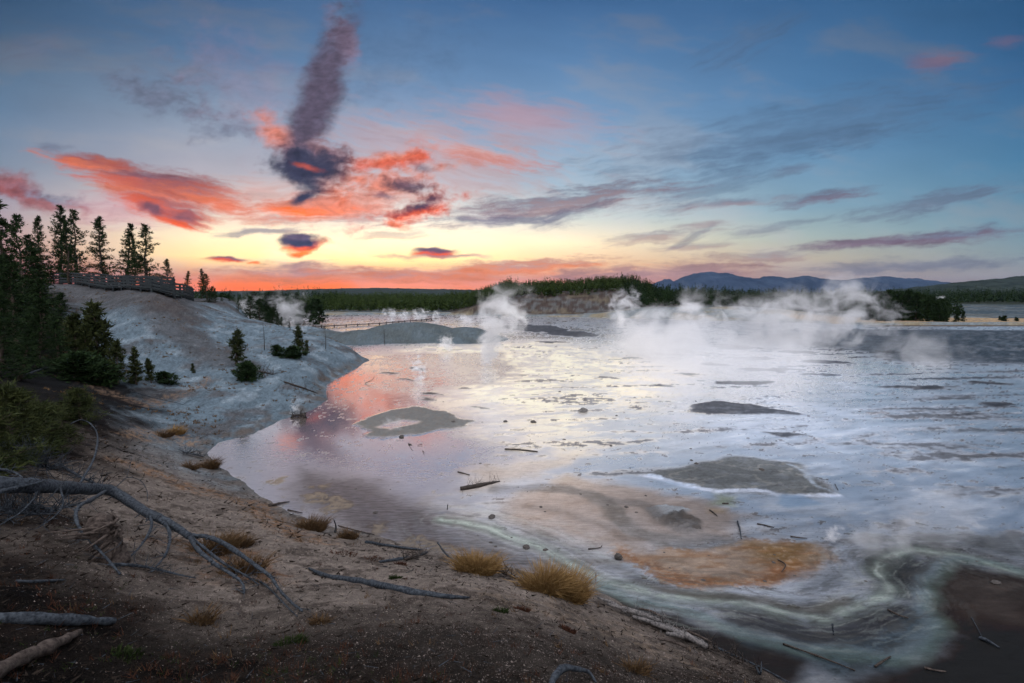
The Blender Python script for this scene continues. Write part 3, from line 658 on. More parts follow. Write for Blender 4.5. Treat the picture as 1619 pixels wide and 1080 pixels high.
    hk = hot * (1 - sstep(np.abs(base.mean(-1) - .6), .28, .42)) * (.45 + .55 * sstep(n1 + st, -.3, .25))
    base = blend(base, hk * .92, [1.05, .90, .62]); wet = wet * (1 - hk) + .54 * hk  # cream sunset glare painted into the albedo
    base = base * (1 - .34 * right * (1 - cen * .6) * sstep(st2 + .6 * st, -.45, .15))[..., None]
    base = base * (.68 + .27 * cen)[..., None]  # centre kept brighter, part of the painted glare
    base = np.clip(base, .008, .90)
    z = np.clip(h, -.03, .25)
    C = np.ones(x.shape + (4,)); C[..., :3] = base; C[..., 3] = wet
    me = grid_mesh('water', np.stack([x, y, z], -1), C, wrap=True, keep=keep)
    m = bpy.data.materials.new('wet_flats'); m.use_nodes = True; t = NT(m.node_tree)
    b = t.t.nodes['Principled BSDF']; a = t.n('ShaderNodeAttribute', attribute_name='col')
    pos = t.n('ShaderNodeNewGeometry').outputs['Position']
    mp = t.n('ShaderNodeMapping'); t.put(mp.inputs[0], pos); mp.inputs['Rotation'].default_value = (0, 0, .35); mp.inputs['Scale'].default_value = (1.2, 5.0, 1)
    f1 = t.noise(mp.outputs[0], 2.2, 7, .68); f2 = t.noise(pos, 30, 4, .7); f3 = t.noise(pos, 3.0, 6, .62)
    k = t.m('MULTIPLY', t.mr(f1, .3, .7, .80, 1.16, False), t.mr(f2, .25, .75, .82, 1.18, False))
    cc = t.n('ShaderNodeVectorMath', operation='SCALE'); t.put(cc.inputs[0], a.outputs[0]); t.put(cc.inputs['Scale'], k)
    t.put(b.inputs['Base Color'], cc.outputs[0])
    wt_ = t.m('ADD', a.outputs['Alpha'], t.m('MULTIPLY', t.m('SUBTRACT', f1, .5), .5), clamp=True)
    t.put(b.inputs['Roughness'], t.m('MAXIMUM', t.mr(wt_, .15, .70, .6, .28, True), .0)); _r2 = t.mr(wt_, .86, 1.02, .0, .24); t.put(b.inputs['Roughness'], t.m('SUBTRACT', t.mr(wt_, .15, .70, .6, .28, True), _r2))
    t.put(b.inputs['IOR'], t.mr(wt_, .15, .80, 1.15, 1.9, True))
    bm = t.n('ShaderNodeBump'); bm.inputs['Distance'].default_value = .012
    t.put(bm.inputs['Strength'], t.mr(wt_, .15, .75, .45, .012))
    t.put(bm.inputs['Height'], t.m('ADD', t.m('MULTIPLY', f2, .4), t.m('ADD', f1, t.m('MULTIPLY', f3, .7))))
    t.put(b.inputs['Normal'], bm.outputs[0])
    gls = t.n('ShaderNodeBsdfGlossy'); gls.inputs['Color'].default_value = (.96, .93, .90, 1); t.put(gls.inputs['Normal'], bm.outputs[0])
    rgh = b.inputs['Roughness'].links[0].from_socket; t.put(gls.inputs['Roughness'], rgh)
    mx = t.n('ShaderNodeMixShader'); t.put(mx.inputs[0], t.mr(wt_, .35, 1.0, 0, .80)); t.t.links.new(b.outputs[0], mx.inputs[1]); t.t.links.new(gls.outputs[0], mx.inputs[2])
    t.t.links.new(mx.outputs[0], t.t.nodes['Material Output'].inputs[0])
    link('water', me, m, kind='structure')

def simple_mat(name, c1, c2, scale=8.0, rough=.85, bump=.3, stretch=(1, 1, 1), dist=.01):
    m = bpy.data.materials.new(name); m.use_nodes = True; t = NT(m.node_tree)
    b = t.t.nodes['Principled BSDF']
    tc = t.n('ShaderNodeTexCoord').outputs['Object']
    mp = t.n('ShaderNodeMapping'); t.put(mp.inputs[0], tc); mp.inputs['Scale'].default_value = stretch
    n = t.noise(mp.outputs[0], scale, 5, .65)
    t.put(b.inputs['Base Color'], t.mix(t.mr(n, .3, .7), c1, c2)); b.inputs['Roughness'].default_value = rough
    b.inputs['Specular IOR Level'].default_value = .08
    if bump:
        bm = t.n('ShaderNodeBump'); bm.inputs['Strength'].default_value = bump; bm.inputs['Distance'].default_value = dist
        t.put(bm.inputs['Height'], n); t.put(b.inputs['Normal'], bm.outputs[0])
    return m

def ridge(name, sil, Y, depth, mat, rough, label_kind='structure', seed=0, base_z=-14):
    """range of hills whose crest passes through the silhouette spots (photo x, y) at distance Y"""
    P = np.array([at_y(a, b, Y) for a, b in sil]); xs = np.linspace(P[0, 0], P[-1, 0], 420)
    cz = np.interp(xs, P[:, 0], P[:, 2])
    vs = np.linspace(-1, 1, 40)
    X, V = np.meshgrid(xs, vs)
    prof = 1 - np.abs(V) ** 1.3
    nz = fbm(X / (depth * .7) + 3, V * 1.6, 5, 201 + seed)
    Z = base_z + (np.interp(X, xs, cz) - base_z) * np.clip(prof + .30 * nz * (1 - np.abs(V)) * np.abs(V) * 3, 0, 1.0)
    Z = Z + rough * fbm(X / (depth * .05), V * 8, 4, 205 + seed) * (np.abs(V) < .97)
    Yy = Y + V * depth + 0 * X
    me = grid_mesh(name, np.stack([X, Yy, Z], -1))
    return link(name, me, mat, kind=label_kind)

build_ground()
build_flats()
_mt = simple_mat('mountain_rock_air_blue', (.012, .022, .045), (.035, .055, .095), .004, .9, 0, dist=3)  # blue of the distant air is painted into the rock colour
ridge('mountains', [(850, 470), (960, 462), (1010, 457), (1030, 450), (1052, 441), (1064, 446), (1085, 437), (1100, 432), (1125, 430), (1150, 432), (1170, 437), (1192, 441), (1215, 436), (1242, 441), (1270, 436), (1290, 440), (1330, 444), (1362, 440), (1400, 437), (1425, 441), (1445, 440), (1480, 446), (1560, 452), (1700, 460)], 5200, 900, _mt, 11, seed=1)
_wd = simple_mat('wooded_hill', (.009, .016, .015), (.026, .036, .032), .05, .95, 0, dist=1)
ridge('hills', [(-200, 462), (200, 461), (420, 460), (500, 457), (590, 455), (700, 457), (790, 459), (900, 461), (1100, 463), (1300, 464)], 1700, 420, _wd, 2.0, seed=2)
ridge('hills', [(1380, 468), (1440, 458), (1480, 451), (1520, 447), (1570, 441), (1619, 436), (1700, 428), (1900, 420), (2200, 425)], 900, 300, _wd, 2.5, seed=3)

# ------------------------------------------------------------------ mesh helpers for things
RS = np.random.RandomState(4)
def tri_mesh(name, T, mat=None, quads=False):
    T = np.asarray(T, np.float32); k = T.shape[1]; n = len(T)
    me = bpy.data.meshes.new(name)
    me.vertices.add(n * k); me.vertices.foreach_set('co', T.reshape(-1))
    me.loops.add(n * k); me.loops.foreach_set('vertex_index', np.arange(n * k, dtype=np.int32))
    me.polygons.add(n); me.polygons.foreach_set('loop_start', np.arange(n, dtype=np.int32) * k)
    me.polygons.foreach_set('loop_total', np.full(n, k, np.int32)); me.update(calc_edges=True)
    if mat is not None: me.materials.append(mat)
    return me
def idx_mesh(name, V, F, mat=None, smooth=True):
    me = bpy.data.meshes.new(name); me.from_pydata([tuple(map(float, v)) for v in V], [], [tuple(int(i) for i in f) for f in F])
    me.polygons.foreach_set('use_smooth', [smooth] * len(me.polygons)); me.update()
    if mat is not None: me.materials.append(mat)
    return me
class Tubes:
    """collects tapered tubes that belong to ONE part"""
    def __init__(s): s.V = []; s.F = []
    def add(s, pts, rad, sides=7, rough=.12, sub=3, seed=0, cap=True):
        pts = np.asarray(pts, float); rad = np.asarray(rad, float)
        if sub > 1 and len(pts) > 2:
            q = smooth_line(pts, sub); rr = np.interp(np.linspace(0, len(pts) - 1, len(q)), np.arange(len(pts)), rad)
        elif len(pts) == 2 and sub > 1:
            t = np.linspace(0, 1, sub + 2)[:, None]; q = pts[0] + (pts[1] - pts[0]) * t; rr = rad[0] + (rad[-1] - rad[0]) * t[:, 0]
        else: q, rr = pts, rad
        r_ = np.random.RandomState(seed + 11); o = len(s.V)
        up = np.array([.3, .2, 1.0]); n = len(q)
        for i in range(n):
            d = q[min(i + 1, n - 1)] - q[max(i - 1, 0)]; d = d / (np.linalg.norm(d) + 1e-9)
            a = np.cross(d, up); a /= (np.linalg.norm(a) + 1e-9); b = np.cross(d, a)
            kk = 1 + rough * r_.uniform(-1, 1)
            for j in range(sides):
                th = 2 * math.pi * j / sides
                rj = rr[i] * kk * (1 + rough * r_.uniform(-1, 1))
                s.V.append(q[i] + a * math.cos(th) * rj + b * math.sin(th) * rj)
        for i in range(n - 1):
            for j in range(sides):
                k = (j + 1) % sides
                s.F.append((o + i * sides + j, o + i * sides + k, o + (i + 1) * sides + k, o + (i + 1) * sides + j))
        if cap:
            s.F.append(tuple(o + j for j in range(sides))[::-1]); s.F.append(tuple(o + (n - 1) * sides + j for j in range(sides)))
        return q
    def box(s, a, b, w, h):
        """plank from a to b"""
        a = np.asarray(a, float); b = np.asarray(b, float); d = b - a; L = np.linalg.norm(d); d /= L
        sd_ = np.cross(d, [0, 0, 1.0]); 
        if np.linalg.norm(sd_) < 1e-3: sd_ = np.array([1.0, 0, 0])
        sd_ /= np.linalg.norm(sd_); u = np.cross(sd_, d); o = len(s.V)
        for p in (a, b):
            for x_, z_ in ((-1, -1), (1, -1), (1, 1), (-1, 1)): s.V.append(p + sd_ * x_ * w / 2 + u * z_ * h / 2)
        s.F += [(o, o + 3, o + 2, o + 1), (o + 4, o + 5, o + 6, o + 7)] + [(o + i, o + (i + 1) % 4, o + 4 + (i + 1) % 4, o + 4 + i) for i in range(4)]
    def obj(s, name, mat, parent=None, origin=None, smooth=True, **kw):
        V = np.array(s.V)
        if origin is not None: V = V - np.asarray(origin)
        o = link(name, idx_mesh(name, V, s.F, mat, smooth), None, parent, **kw)
        if parent is None and origin is not None: o.location = tuple(map(float, origin))
        return o
def empty(name, loc, label, cat, group=None):
    o = bpy.data.objects.new(name, None); sc.collection.objects.link(o); o.location = tuple(map(float, loc)); o.empty_display_size = .2
    o['label'] = label; o['category'] = cat
    if group: o['group'] = group
    return o
def dup(root, loc, rotz=0.0, scale=1.0, label=None, group=None):
    r = root.copy(); sc.collection.objects.link(r); r.location = tuple(map(float, loc)); r.rotation_euler = (0, 0, rotz); r.scale = scale if isinstance(scale, tuple) else (scale,) * 3
    if label: r['label'] = label
    if group: r['group'] = group
    for ch in list(root.children):
        c = ch.copy(); sc.collection.objects.link(c); c.parent = r
    return r

M = {}
M['needles'] = simple_mat('pine_needles', (.006, .0135, .006), (.022, .042, .013), 2.2, .8, 0)
M['needles_young'] = simple_mat('young_needles', (.012, .019, .007), (.042, .050, .016), 5, .8, 0)  # own lighter, yellower needle colour of the young pines
M['young_green'] = simple_mat('young_green_needles', (.014, .027, .008), (.050, .075, .020), .8, .8, 0)
M['bark'] = simple_mat('pine_bark', (.035, .026, .020), (.10, .08, .065), 14, .95, .6, (1, 1, .3))
M['dead'] = simple_mat('bleached_wood', (.010, .0125, .017), (.055, .065, .078), 9, .8, .7, (3, 3, 3), .006)
M['drift'] = simple_mat('pale_driftwood', (.045, .044, .046), (.19, .175, .17), 12, .85, .8, (2, 2, 2), .008)
M['dead2'] = simple_mat('brown_driftwood', (.022, .017, .015), (.085, .068, .060), 12, .85, .7, (2, 2, 2), .006)
M['darkwood'] = simple_mat('wet_dark_wood', (.018, .014, .012), (.06, .05, .045), 16, .5, .5, (2, 2, 2), .005)
M['plank'] = simple_mat('weathered_plank', (.016, .021, .024), (.050, .058, .062), 6, .85, .3, (1, 1, 4), .01)
M['grass'] = simple_mat('golden_grass', (.13, .075, .028), (.27, .17, .07), 14, .8, 0)
M['grass_dk'] = simple_mat('brown_grass', (.045, .026, .013), (.12, .075, .038), 14, .8, 0)
M['redplant'] = simple_mat('russet_plants', (.02, .009, .006), (.07, .03, .018), 6, .9, 0)
M['green'] = simple_mat('low_green_plants', (.008, .015, .004), (.028, .04, .012), 6, .85, 0)
M['stone'] = simple_mat('dark_stone', (.03, .028, .027), (.10, .09, .085), 20, .8, .6)
M['pebble'] = simple_mat('pale_pebbles', (.04, .032, .03), (.26, .22, .20), 9, .9, 0)
M['litter'] = simple_mat('dark_litter', (.006, .005, .004), (.028, .021, .017), 9, .95, 0)

def leaf_tris(P, D, L, Wd, rs):
    """thin triangles at P along D"""
    n = len(P); r = rs.normal(size=(n, 3)); s = np.cross(D, r); s /= (np.linalg.norm(s, axis=1)[:, None] + 1e-9)
    D = D / (np.linalg.norm(D, axis=1)[:, None] + 1e-9)
    return np.stack([P - s * Wd[:, None] / 2, P + s * Wd[:, None] / 2, P + D * L[:, None]], 1)

def conifer_meshes(h, width, seed, per=5, tl=.24, tw=.05, low=.12, step=.26, droop=-.15, branches=(4, 6), lean=0.0, gap=.12, fol=5):
    """returns (trunk mesh, crown mesh) of a ragged lodgepole pine, base at the origin"""
    rs = np.random.RandomState(seed)
    tb = Tubes(); k = 9
    bend = np.cumsum(rs.normal(0, .012 * h, (k, 2)), 0); bend[0] = 0
    zz = np.linspace(0, h, k); axis = np.column_stack([bend[:, 0] + lean * zz, bend[:, 1], zz])
    tb.add(axis, np.linspace(.020 * h + .02, .006, k), 7, .08, 2, seed)
    P = []; D = []; LL = []
    z = low * h
    while z < h * .995:
        f = 1 - z / h
        base = np.array([np.interp(z, zz, axis[:, 0]), np.interp(z, zz, axis[:, 1]), z])
        lmax = width * (f ** .72) * (.55 + .45 * min(1, (z / h - low + .12) / .22)) + .05
        for b in range(rs.randint(branches[0], branches[1] + 1)):
            if rs.rand() < gap: continue
            th = rs.rand() * 2 * math.pi; L = lmax * rs.uniform(.45, 1.12)
            dr = np.array([math.cos(th), math.sin(th), droop + rs.normal(0, .12) + .55 * (1 - f)])
            tip = base + dr * L + np.array([0, 0, .10 * L])
            mid = base + dr * L * .5 - np.array([0, 0, .06 * L])
            if rs.rand() < .75: tb.add([base, mid, tip], [.012 + .006 * L, .008 + .003 * L, .003], 3, 0, 1, 0, False)
            nt = max(3, int(per * L / width * 1.6) + 2)
            t = rs.uniform(.18, 1.03, nt)[:, None]
            c = base * (1 - t) ** 2 + 2 * mid * t * (1 - t) + tip * t * t + rs.normal(0, .035 + .03 * L, (nt, 3))
            for _ in range(fol):
                P.append(c + rs.normal(0, tl * .2, (nt, 3)))
                dd = dr * .7 + rs.normal(0, .75, (nt, 3)); dd[:, 2] += .35
                D.append(dd); LL.append(rs.uniform(.6, 1.2, nt) * tl)
        z += step * rs.uniform(.7, 1.3) * (.55 + .45 * f)
    P = np.vstack(P); D = np.vstack(D); LL = np.concatenate(LL)
    T = leaf_tris(P, D, LL, LL * tw / tl * rs.uniform(.7, 1.4, len(LL)), rs)
    return tb, T
def make_conifer(name, loc, label, cat, group, mat, **kw):
    tb, T = conifer_meshes(**kw)
    r = empty(name, loc, label, cat, group)
    tb.obj('trunk', M['bark'], r); link('crown', tri_mesh('crown', T, mat), None, r)
    return r
def ground_pt(px, Y):
    d = pdir(px, 466); x = d[0] / d[1] * Y
    return np.array([x, Y, max(float(height(np.array([x]), np.array([Y]))[0]), 0.0)])
def h_for(px, top, Y, base_z): return at_y(px, top, Y)[2] - base_z

# ------------------------------------------------------------------ trees
PROTO = [make_conifer('lodgepole_pine', (0, 0, 0), 'x', 'tree', 'tall pines on the left hill', M['needles'], h=9, width=w_, seed=s_, per=7, tl=.25, tw=.072, low=lo_, gap=g_, step=.27, fol=6)
         for w_, s_, lo_, g_ in ((2.1, 1, .08, .22), (1.75, 2, .12, .28), (2.3, 3, .10, .3), (1.9, 4, .06, .2))]
used = set()
def put_tree(k, px, top, Y=None, base=None, sw=1.0, label='', group='', protos=None, name=None, hh=9.0):
    protos = protos or PROTO; pr = protos[k % len(protos)]
    loc = ground_pt(px, Y) if base is None else g1(px, base)
    h = h_for(px, top, loc[1], loc[2]); s = h / hh
    loc[2] -= .05
    if pr.name not in used:
        used.add(pr.name); r = pr; r.location = tuple(loc); r.rotation_euler = (0, 0, k * 1.7); r.scale = (s * sw, s * sw, s); r['label'] = label; r['group'] = group
        return r
    return dup(pr, loc, k * 1.7, (s * sw, s * sw, s), label, group)
GL = 'tall pines on the left hill'
for i, (px, top, Y, sw, lab) in enumerate([
    (13, 317, 33, 1.15, 'tallest dark pine at the left edge of the photo, rising above the railing end'),
    (-35, 292, 30, 1.2, 'dark pine cut by the left edge, beside the tallest pine'),
    (36, 338, 37, 1.0, 'dark pine just right of the tallest pine at the left edge'),
    (68, 341, 60, .85, 'thin ragged pine behind the left end of the railing with pink sky through it'),
    (97, 326, 62, 1.0, 'tallest pine of the group behind the left end of the railing'),
    (112, 342, 58, .9, 'pine squeezed between two taller ones behind the railing'),
    (127, 331, 61, 1.05, 'dense pine on the right side of the group behind the left end of the railing'),
    (165, 342, 62, 1.1, 'separate pine standing alone behind the middle of the railing'),
    (198, 353, 60, 1.1, 'broad pine left of the pair behind the middle of the railing'),
    (214, 374, 64, .9, 'shorter pine between two broad ones behind the railing'),
    (238, 354, 58, 1.25, 'broad pine with long right branches behind the right half of the railing'),
    (268, 409, 56, 1.2, 'small pointed pine behind the right end of the railing'),
    (292, 428, 60, 1.1, 'tiny pointed pine just past the small one at the railing end'),
    (318, 425, 62, 1.3, 'left one of two small pines beyond the end of the railing'),
    (328, 432, 60, 1.3, 'right one of two small pines beyond the end of the railing')]):
    put_tree(i, px, top, Y, sw=sw, label=lab, group=GL)
GD = 'dark pines massed at the left edge'
for i, (px, top, Y, sw, lab) in enumerate([
    (28, 405, 27, 1.5, 'dark bushy pine below the tallest pine at the left edge'),
    (66, 440, 29, 1.6, 'dark bushy pine in front of the left end of the railing'),
    (94, 462, 31, 1.5, 'low dark pine with a rounded top under the left end of the railing'),
    (50, 470, 24.5, 1.7, 'dark spreading pine in the middle of the left thicket'),
    (-2, 450, 22.5, 1.6, 'dark spreading pine filling the left edge at horizon height'),
    (-50, 420, 20, 1.6, 'dark pine mostly outside the left edge'),
    (85, 505, 26, 1.7, 'low dark pine at the right foot of the left thicket'),
    (18, 520, 21, 1.8, 'low dark pine at the lower left of the thicket'),
    (-20, 480, 18, 1.9, 'dark pine at the very left edge near the foreground'), (8, 400, 28, 1.9, 'dark pine between the tallest one and its bushy neighbour'), (62, 395, 40, 1.5, 'dark pine showing between the thicket and the railing start'), (125, 545, 29, 1.9, 'squat dark pine spreading onto the pale slope'),
    (45, 372, 40, 1.5, 'dark pine behind the left thicket just below the railing start'), (-15, 370, 36, 1.5, 'broad dark pine behind the tallest pine at the left edge'),
    (74, 480, 33, 1.9, 'wide dark pine filling the gap in the left thicket'), (30, 455, 34, 1.9, 'wide dark pine in the heart of the left thicket'), (105, 530, 30, 1.8, 'squat dark pine at the right side of the left thicket')]):
    put_tree(i + 1, px, top, Y, sw=sw, label=lab, group=GD)

# saplings with their own, looser foliage
SAP = [make_conifer('young_pine', (0, 0, 0), 'x', 'tree', 'x', M['needles_young'], h=2.4, width=w_, seed=s_, per=6, tl=.17, tw=.05, low=lo_, gap=g_, step=.15, fol=6, lean=le_, droop=.05)
       for w_, s_, lo_, g_, le_ in ((.55, 21, .16, .25, .03), (.75, 22, .05, .2, 0), (.45, 23, .1, .3, -.05))]
GS = 'young pines scattered on the pale slope'
for i, (px, top, base, sw, lab) in enumerate([
    (374, 521, 578, 1.25, 'open leaning young pine alone on the pale slope at left'),
    (470, 517, 562, 1.1, 'young pine on the pale slope near the tip of the hill'),
    (484, 538, 562, 1.1, 'small bushy pine right beside the young pine near the tip of the hill'),
    (164, 478, 590, 1.1, 'slender dark young pine at the right of the left thicket'),
    (186, 540, 606, 1.1, 'dark young pine lowest on the left slope'),
    (216, 550, 608, 1.1, 'dark young pine with loose branches right of the lowest one'),
    (240, 566, 606, 1.0, 'small round young pine at the right end of the slope group'),
    (128, 498, 575, 1.3, 'dark young pine touching the left thicket'),
    (145, 515, 592, 1.2, 'dark young pine between the thicket and the slender one'),
    (112, 500, 536, 1.2, 'small young pine right under the left end of the railing'),
    (138, 500, 522, 1.2, 'tiny young pine below the railing'),
    (306, 574, 590, 1.4, 'very small pine low on the pale slope left of the open one')]):
    put_tree(i, px, top, base=base, sw=sw, label=lab, group=GS, protos=SAP, hh=2.4)
BUSH = [make_conifer('pine_bush', (0, 0, 0), 'x', 'bush', 'x', M['needles'], h=1.0, width=.62, seed=s_, per=7, tl=.16, tw=.05, low=.02, gap=.1, step=.09, fol=5, droop=.2) for s_ in (31, 32)]
GB = 'low pine bushes on the pale slope'
for i, (px, top, base, sw, lab) in enumerate([
    (393, 574, 601, 1.5, 'round dark bush at the foot of the open leaning young pine'),
    (440, 546, 563, 1.3, 'small yellowish bush left of the young pine near the hill tip'),
    (462, 549, 566, 2.2, 'wide low dark bush under the young pine near the hill tip'),
    (118, 560, 600, 1.8, 'dark bush at the right foot of the left thicket'),
    (155, 570, 608, 1.8, 'dark bush among the young pines low on the left slope'),
    (262, 588, 606, 1.8, 'small dark bush right of the young pines low on the slope')]):
    put_tree(i, px, top, base=base, sw=sw, label=lab, group=GB, protos=BUSH, hh=1.0)
# behind the crest of the hill
GC = 'pines behind the crest of the left hill'
labs = ['dark pine rising over the crest just beyond the railing', 'second pine over the crest beyond the railing', 'pine over the crest with steam behind it', 'low dark pine over the crest between two taller ones', 'broad dark pine over the middle of the crest', 'right neighbour of the broad pine over the crest',
        'dark pine over the lower crest beside the rising steam', 'small pine over the lower crest near the bright pools', 'yellowish pine at the lower crest in front of the bright pools', 'tiny pine at the lower crest where the pools begin', 'dark low pine filling the gap beyond the railing', 'last small pine on the lower crest']
for i, (px, top, Y, sw) in enumerate([(340, 455, 58, 1.3), (350, 462, 60, 1.2), (362, 458, 62, 1.1), (376, 470, 60, 1.4), (396, 468, 62, 1.7), (410, 472, 60, 1.7), (423, 480, 61, 1.4), (436, 492, 58, 1.2), (444, 500, 55, 1.6), (456, 508, 54, 1.4), (328, 452, 57, 2.0), (424, 498, 56, 1.6)]):
    put_tree(i + 2, px, top, Y, sw=sw, label=labs[i], group=GC)
# bare dead saplings on the slope
def bare_tree(px, top, base, seed, lab):
    loc = g1(px, base); h = h_for(px, top, loc[1], loc[2]); rs = np.random.RandomState(seed)
    r = empty('dead_sapling', loc, lab, 'tree', 'bare dead saplings on the slope')
    t = Tubes(); t.add([[0, 0, -.05], [.02, 0, h * .5], [-.03, 0, h]], [.035, .022, .006], 6, .1, 3); t.obj('trunk', M['darkwood'], r)
    b = Tubes()
    for k in range(26):
        z = rs.uniform(.12, .95) * h; th = rs.rand() * 6.28; L = rs.uniform(.15, .42) * h * (1.1 - z / h * .7)
        p = np.array([0, 0, z]); d = np.array([math.cos(th), math.sin(th), rs.uniform(-.3, .3)])
        b.add([p, p + d * L * .6, p + d * L + [0, 0, .08]], [.010, .006, .003], 3, 0, 1, 0, False)
    b.obj('branch_whorls', M['darkwood'], r)
bare_tree(418, 508, 553, 1, 'bare dark dead sapling standing left of the young pine near the hill tip')
bare_tree(515, 518, 552, 2, 'thin bare sapling nearest the tip of the pale hill')
bare_tree(608, 517, 546, 3, 'thin dark sapling alone on the low mound beyond the hill tip')

# ------------------------------------------------------------------ far trees as things where one can tell them apart
FT = []
for s_ in (41, 42, 43):
    FT.append(make_conifer('pine_tree', (0, 0, 0), 'x', 'tree', 'x', M['needles'], h=6, width=1.25, seed=s_, per=3, tl=.5, tw=.2, low=.04, gap=.05, step=.36, fol=3))
rs = np.random.RandomState(8)
GK = 'pines on the wooded knoll behind the left hill'
for i in range(26):
    px = rs.uniform(345, 505); Y = rs.uniform(100, 138); top = 466 + rs.uniform(-4, 9) + (px > 470) * 6
    put_tree(i, px, top, Y, sw=1.5, label='small dark pine among many alike on the low knoll behind the left hill', group=GK, protos=FT, hh=6)
GR = 'pines of the dark clump on the far right shore'
for i in range(64):
    px = rs.uniform(1372, 1500); Y = rs.uniform(108, 132)
    top = np.interp(px, [1370, 1400, 1440, 1480, 1510, 1530], [470, 462, 463, 470, 482, 492]) + rs.uniform(-3, 14) * (Y < 125)
    put_tree(i, px, top, Y, sw=1.25, label='dark pine in the dense clump on the far right shore', group=GR, protos=FT, hh=6)
for i, (px, top, Y, lab) in enumerate([(1515, 488, 107, 'separate small pine right of the dark clump on the far right shore'), (1526, 492, 108, 'last small pine right of the dark clump on the far right shore'), (1498, 486, 107, 'pointed pine at the right side of the dark clump on the far shore'), (1488, 484, 108, 'second pointed pine at the right side of the dark clump')]):
    put_tree(i, px, top, Y, sw=1.3, label=lab, group=GR, protos=FT, hh=6)
for i in range(6):
    px = rs.uniform(1582, 1625); put_tree(i, px, 500 + rs.uniform(-3, 3), 110 + rs.uniform(-2, 4), sw=2.2, label='low dark bush on the grassy strip at the far right edge', group='bushes on the grassy strip at the far right', protos=FT, hh=6)

def forest(name_label, n, xr, yr, hr, seed, mask=None, tris=40, mat='needles'):
    rs = np.random.RandomState(seed)
    x = rs.uniform(*xr, n); y = rs.uniform(*yr, n)
    if mask is not None:
        k = mask(x, y); x = x[k]; y = y[k]
    z = height(x, y); n = len(x)
    h = rs.uniform(*hr, n) * (1 + .35 * fbm(x / 9, y / 9, 2, seed))
    t = rs.rand(n, tris) ** .8; th = rs.rand(n, tris) * 6.283
    rad = (1 - t) * h[:, None] * .19 * rs.uniform(.5, 1.1, (n, tris)) + .03
    P = np.stack([x[:, None] + rad * np.cos(th) * .4, y[:, None] + rad * np.sin(th) * .4, z[:, None] + .08 * h[:, None] + t * h[:, None] * .92], -1).reshape(-1, 3)
    D = np.stack([np.cos(th), np.sin(th), rs.uniform(.1, 1.1, (n, tris))], -1).reshape(-1, 3)
    L = (rad * 1.0 + .25 * rs.rand(n, tris)).reshape(-1); L = np.maximum(L, .2)
    T = leaf_tris(P, D, L, L * rs.uniform(.5, .9, len(L)), rs)
    return link('forest', tri_mesh('forest', T, M[mat]), None, None, kind='stuff', label=name_label, category='forest')
forest('green belt of small pines along the far shore left of centre', 2600, (-75, 2), (163, 215), (3.4, 5.2), 51, mat='young_green')
forest('young green pines crowded on top of the far bluff', 1500, (-7, 42), (153, 182), (2.6, 4.2), 52, lambda x, y: (x > -6 + (y - 153) * .05), mat='young_green')
forest('dark pine belt behind the steam bank', 2400, (34, 120), (134, 190), (3.6, 5.6), 53, lambda x, y: x / y > .17)
forest('distant dark woods beyond the pale plain at the right edge', 2600, (180, 560), (330, 480), (7, 12), 54)
forest('dark woods far behind the left hill', 900, (-190, -60), (140, 200), (4, 7), 55)

# ------------------------------------------------------------------ boardwalk railing on the crest
def railing():
    pts = [(72, 449, 62), (97, 450, 60), (130, 452, 56), (165, 455, 52), (200, 457, 48.5), (223, 460, 46.5), (247, 463, 45), (267, 468, 45), (278, 471, 46), (292, 476, 50), (305, 479, 58)]
    P = []
    for px, py, Y in pts:
        g = ground_pt(px, Y); P.append(g)
    P = np.array(P); P[:, 2] += .28
    C_ = smooth_line(P, 6); seg = np.r_[0, np.cumsum(np.linalg.norm(np.diff(C_, axis=0), axis=1))]
    def at(s): return np.array([np.interp(s, seg, C_[:, k]) for k in range(3)])
    r = empty('boardwalk', P[0], 'grey weathered wooden boardwalk with a rail fence on the crest of the left hill', 'boardwalk')
    org = P[0]
    for side in (0, 1):
        s = 0.0
        while s < seg[-1]:
            p = at(s); d = at(min(s + .2, seg[-1])) - at(max(s - .2, 0)); d[2] = 0; d /= np.linalg.norm(d); nrm = np.array([-d[1], d[0], 0]) * 1.7 * side
            q = p + nrm; gz = float(height(np.array([q[0]]), np.array([q[1]]))[0])
            t = Tubes(); t.box([q[0], q[1], gz - .2], [q[0], q[1], q[2] + 1.12], .13, .13); t.obj('post', M['plank'], r, org, False)
            s += 2.3
    st_ = np.arange(0, seg[-1], 1.15)
    for side in (0, 1):
        for hgt, hh in ((1.05, .16), (.76, .17), (.47, .17), (.2, .17)):
            t = Tubes(); prev = None
            for s in st_:
                p = at(s); d = at(min(s + .2, seg[-1])) - at(max(s - .2, 0)); d[2] = 0; d /= np.linalg.norm(d); q = p + np.array([-d[1], d[0], 0]) * (1.7 * side + (-.09 if side == 0 else .09)) + [0, 0, hgt]
                if prev is not None: t.box(prev, q, .045, hh)
                prev = q
            t.obj('rail', M['plank'], r, org, False)
    t = Tubes(); k = 0
    for s in np.arange(.1, seg[-1], .32):
        p = at(s); d = at(min(s + .2, seg[-1])) - at(max(s - .2, 0)); d[2] = 0; d /= np.linalg.norm(d); nn = np.array([-d[1], d[0], 0])
        t.box(p - nn * .05, p + nn * 1.75, .28, .06)
    t.obj('deck', M['plank'], r, org, False)
railing()
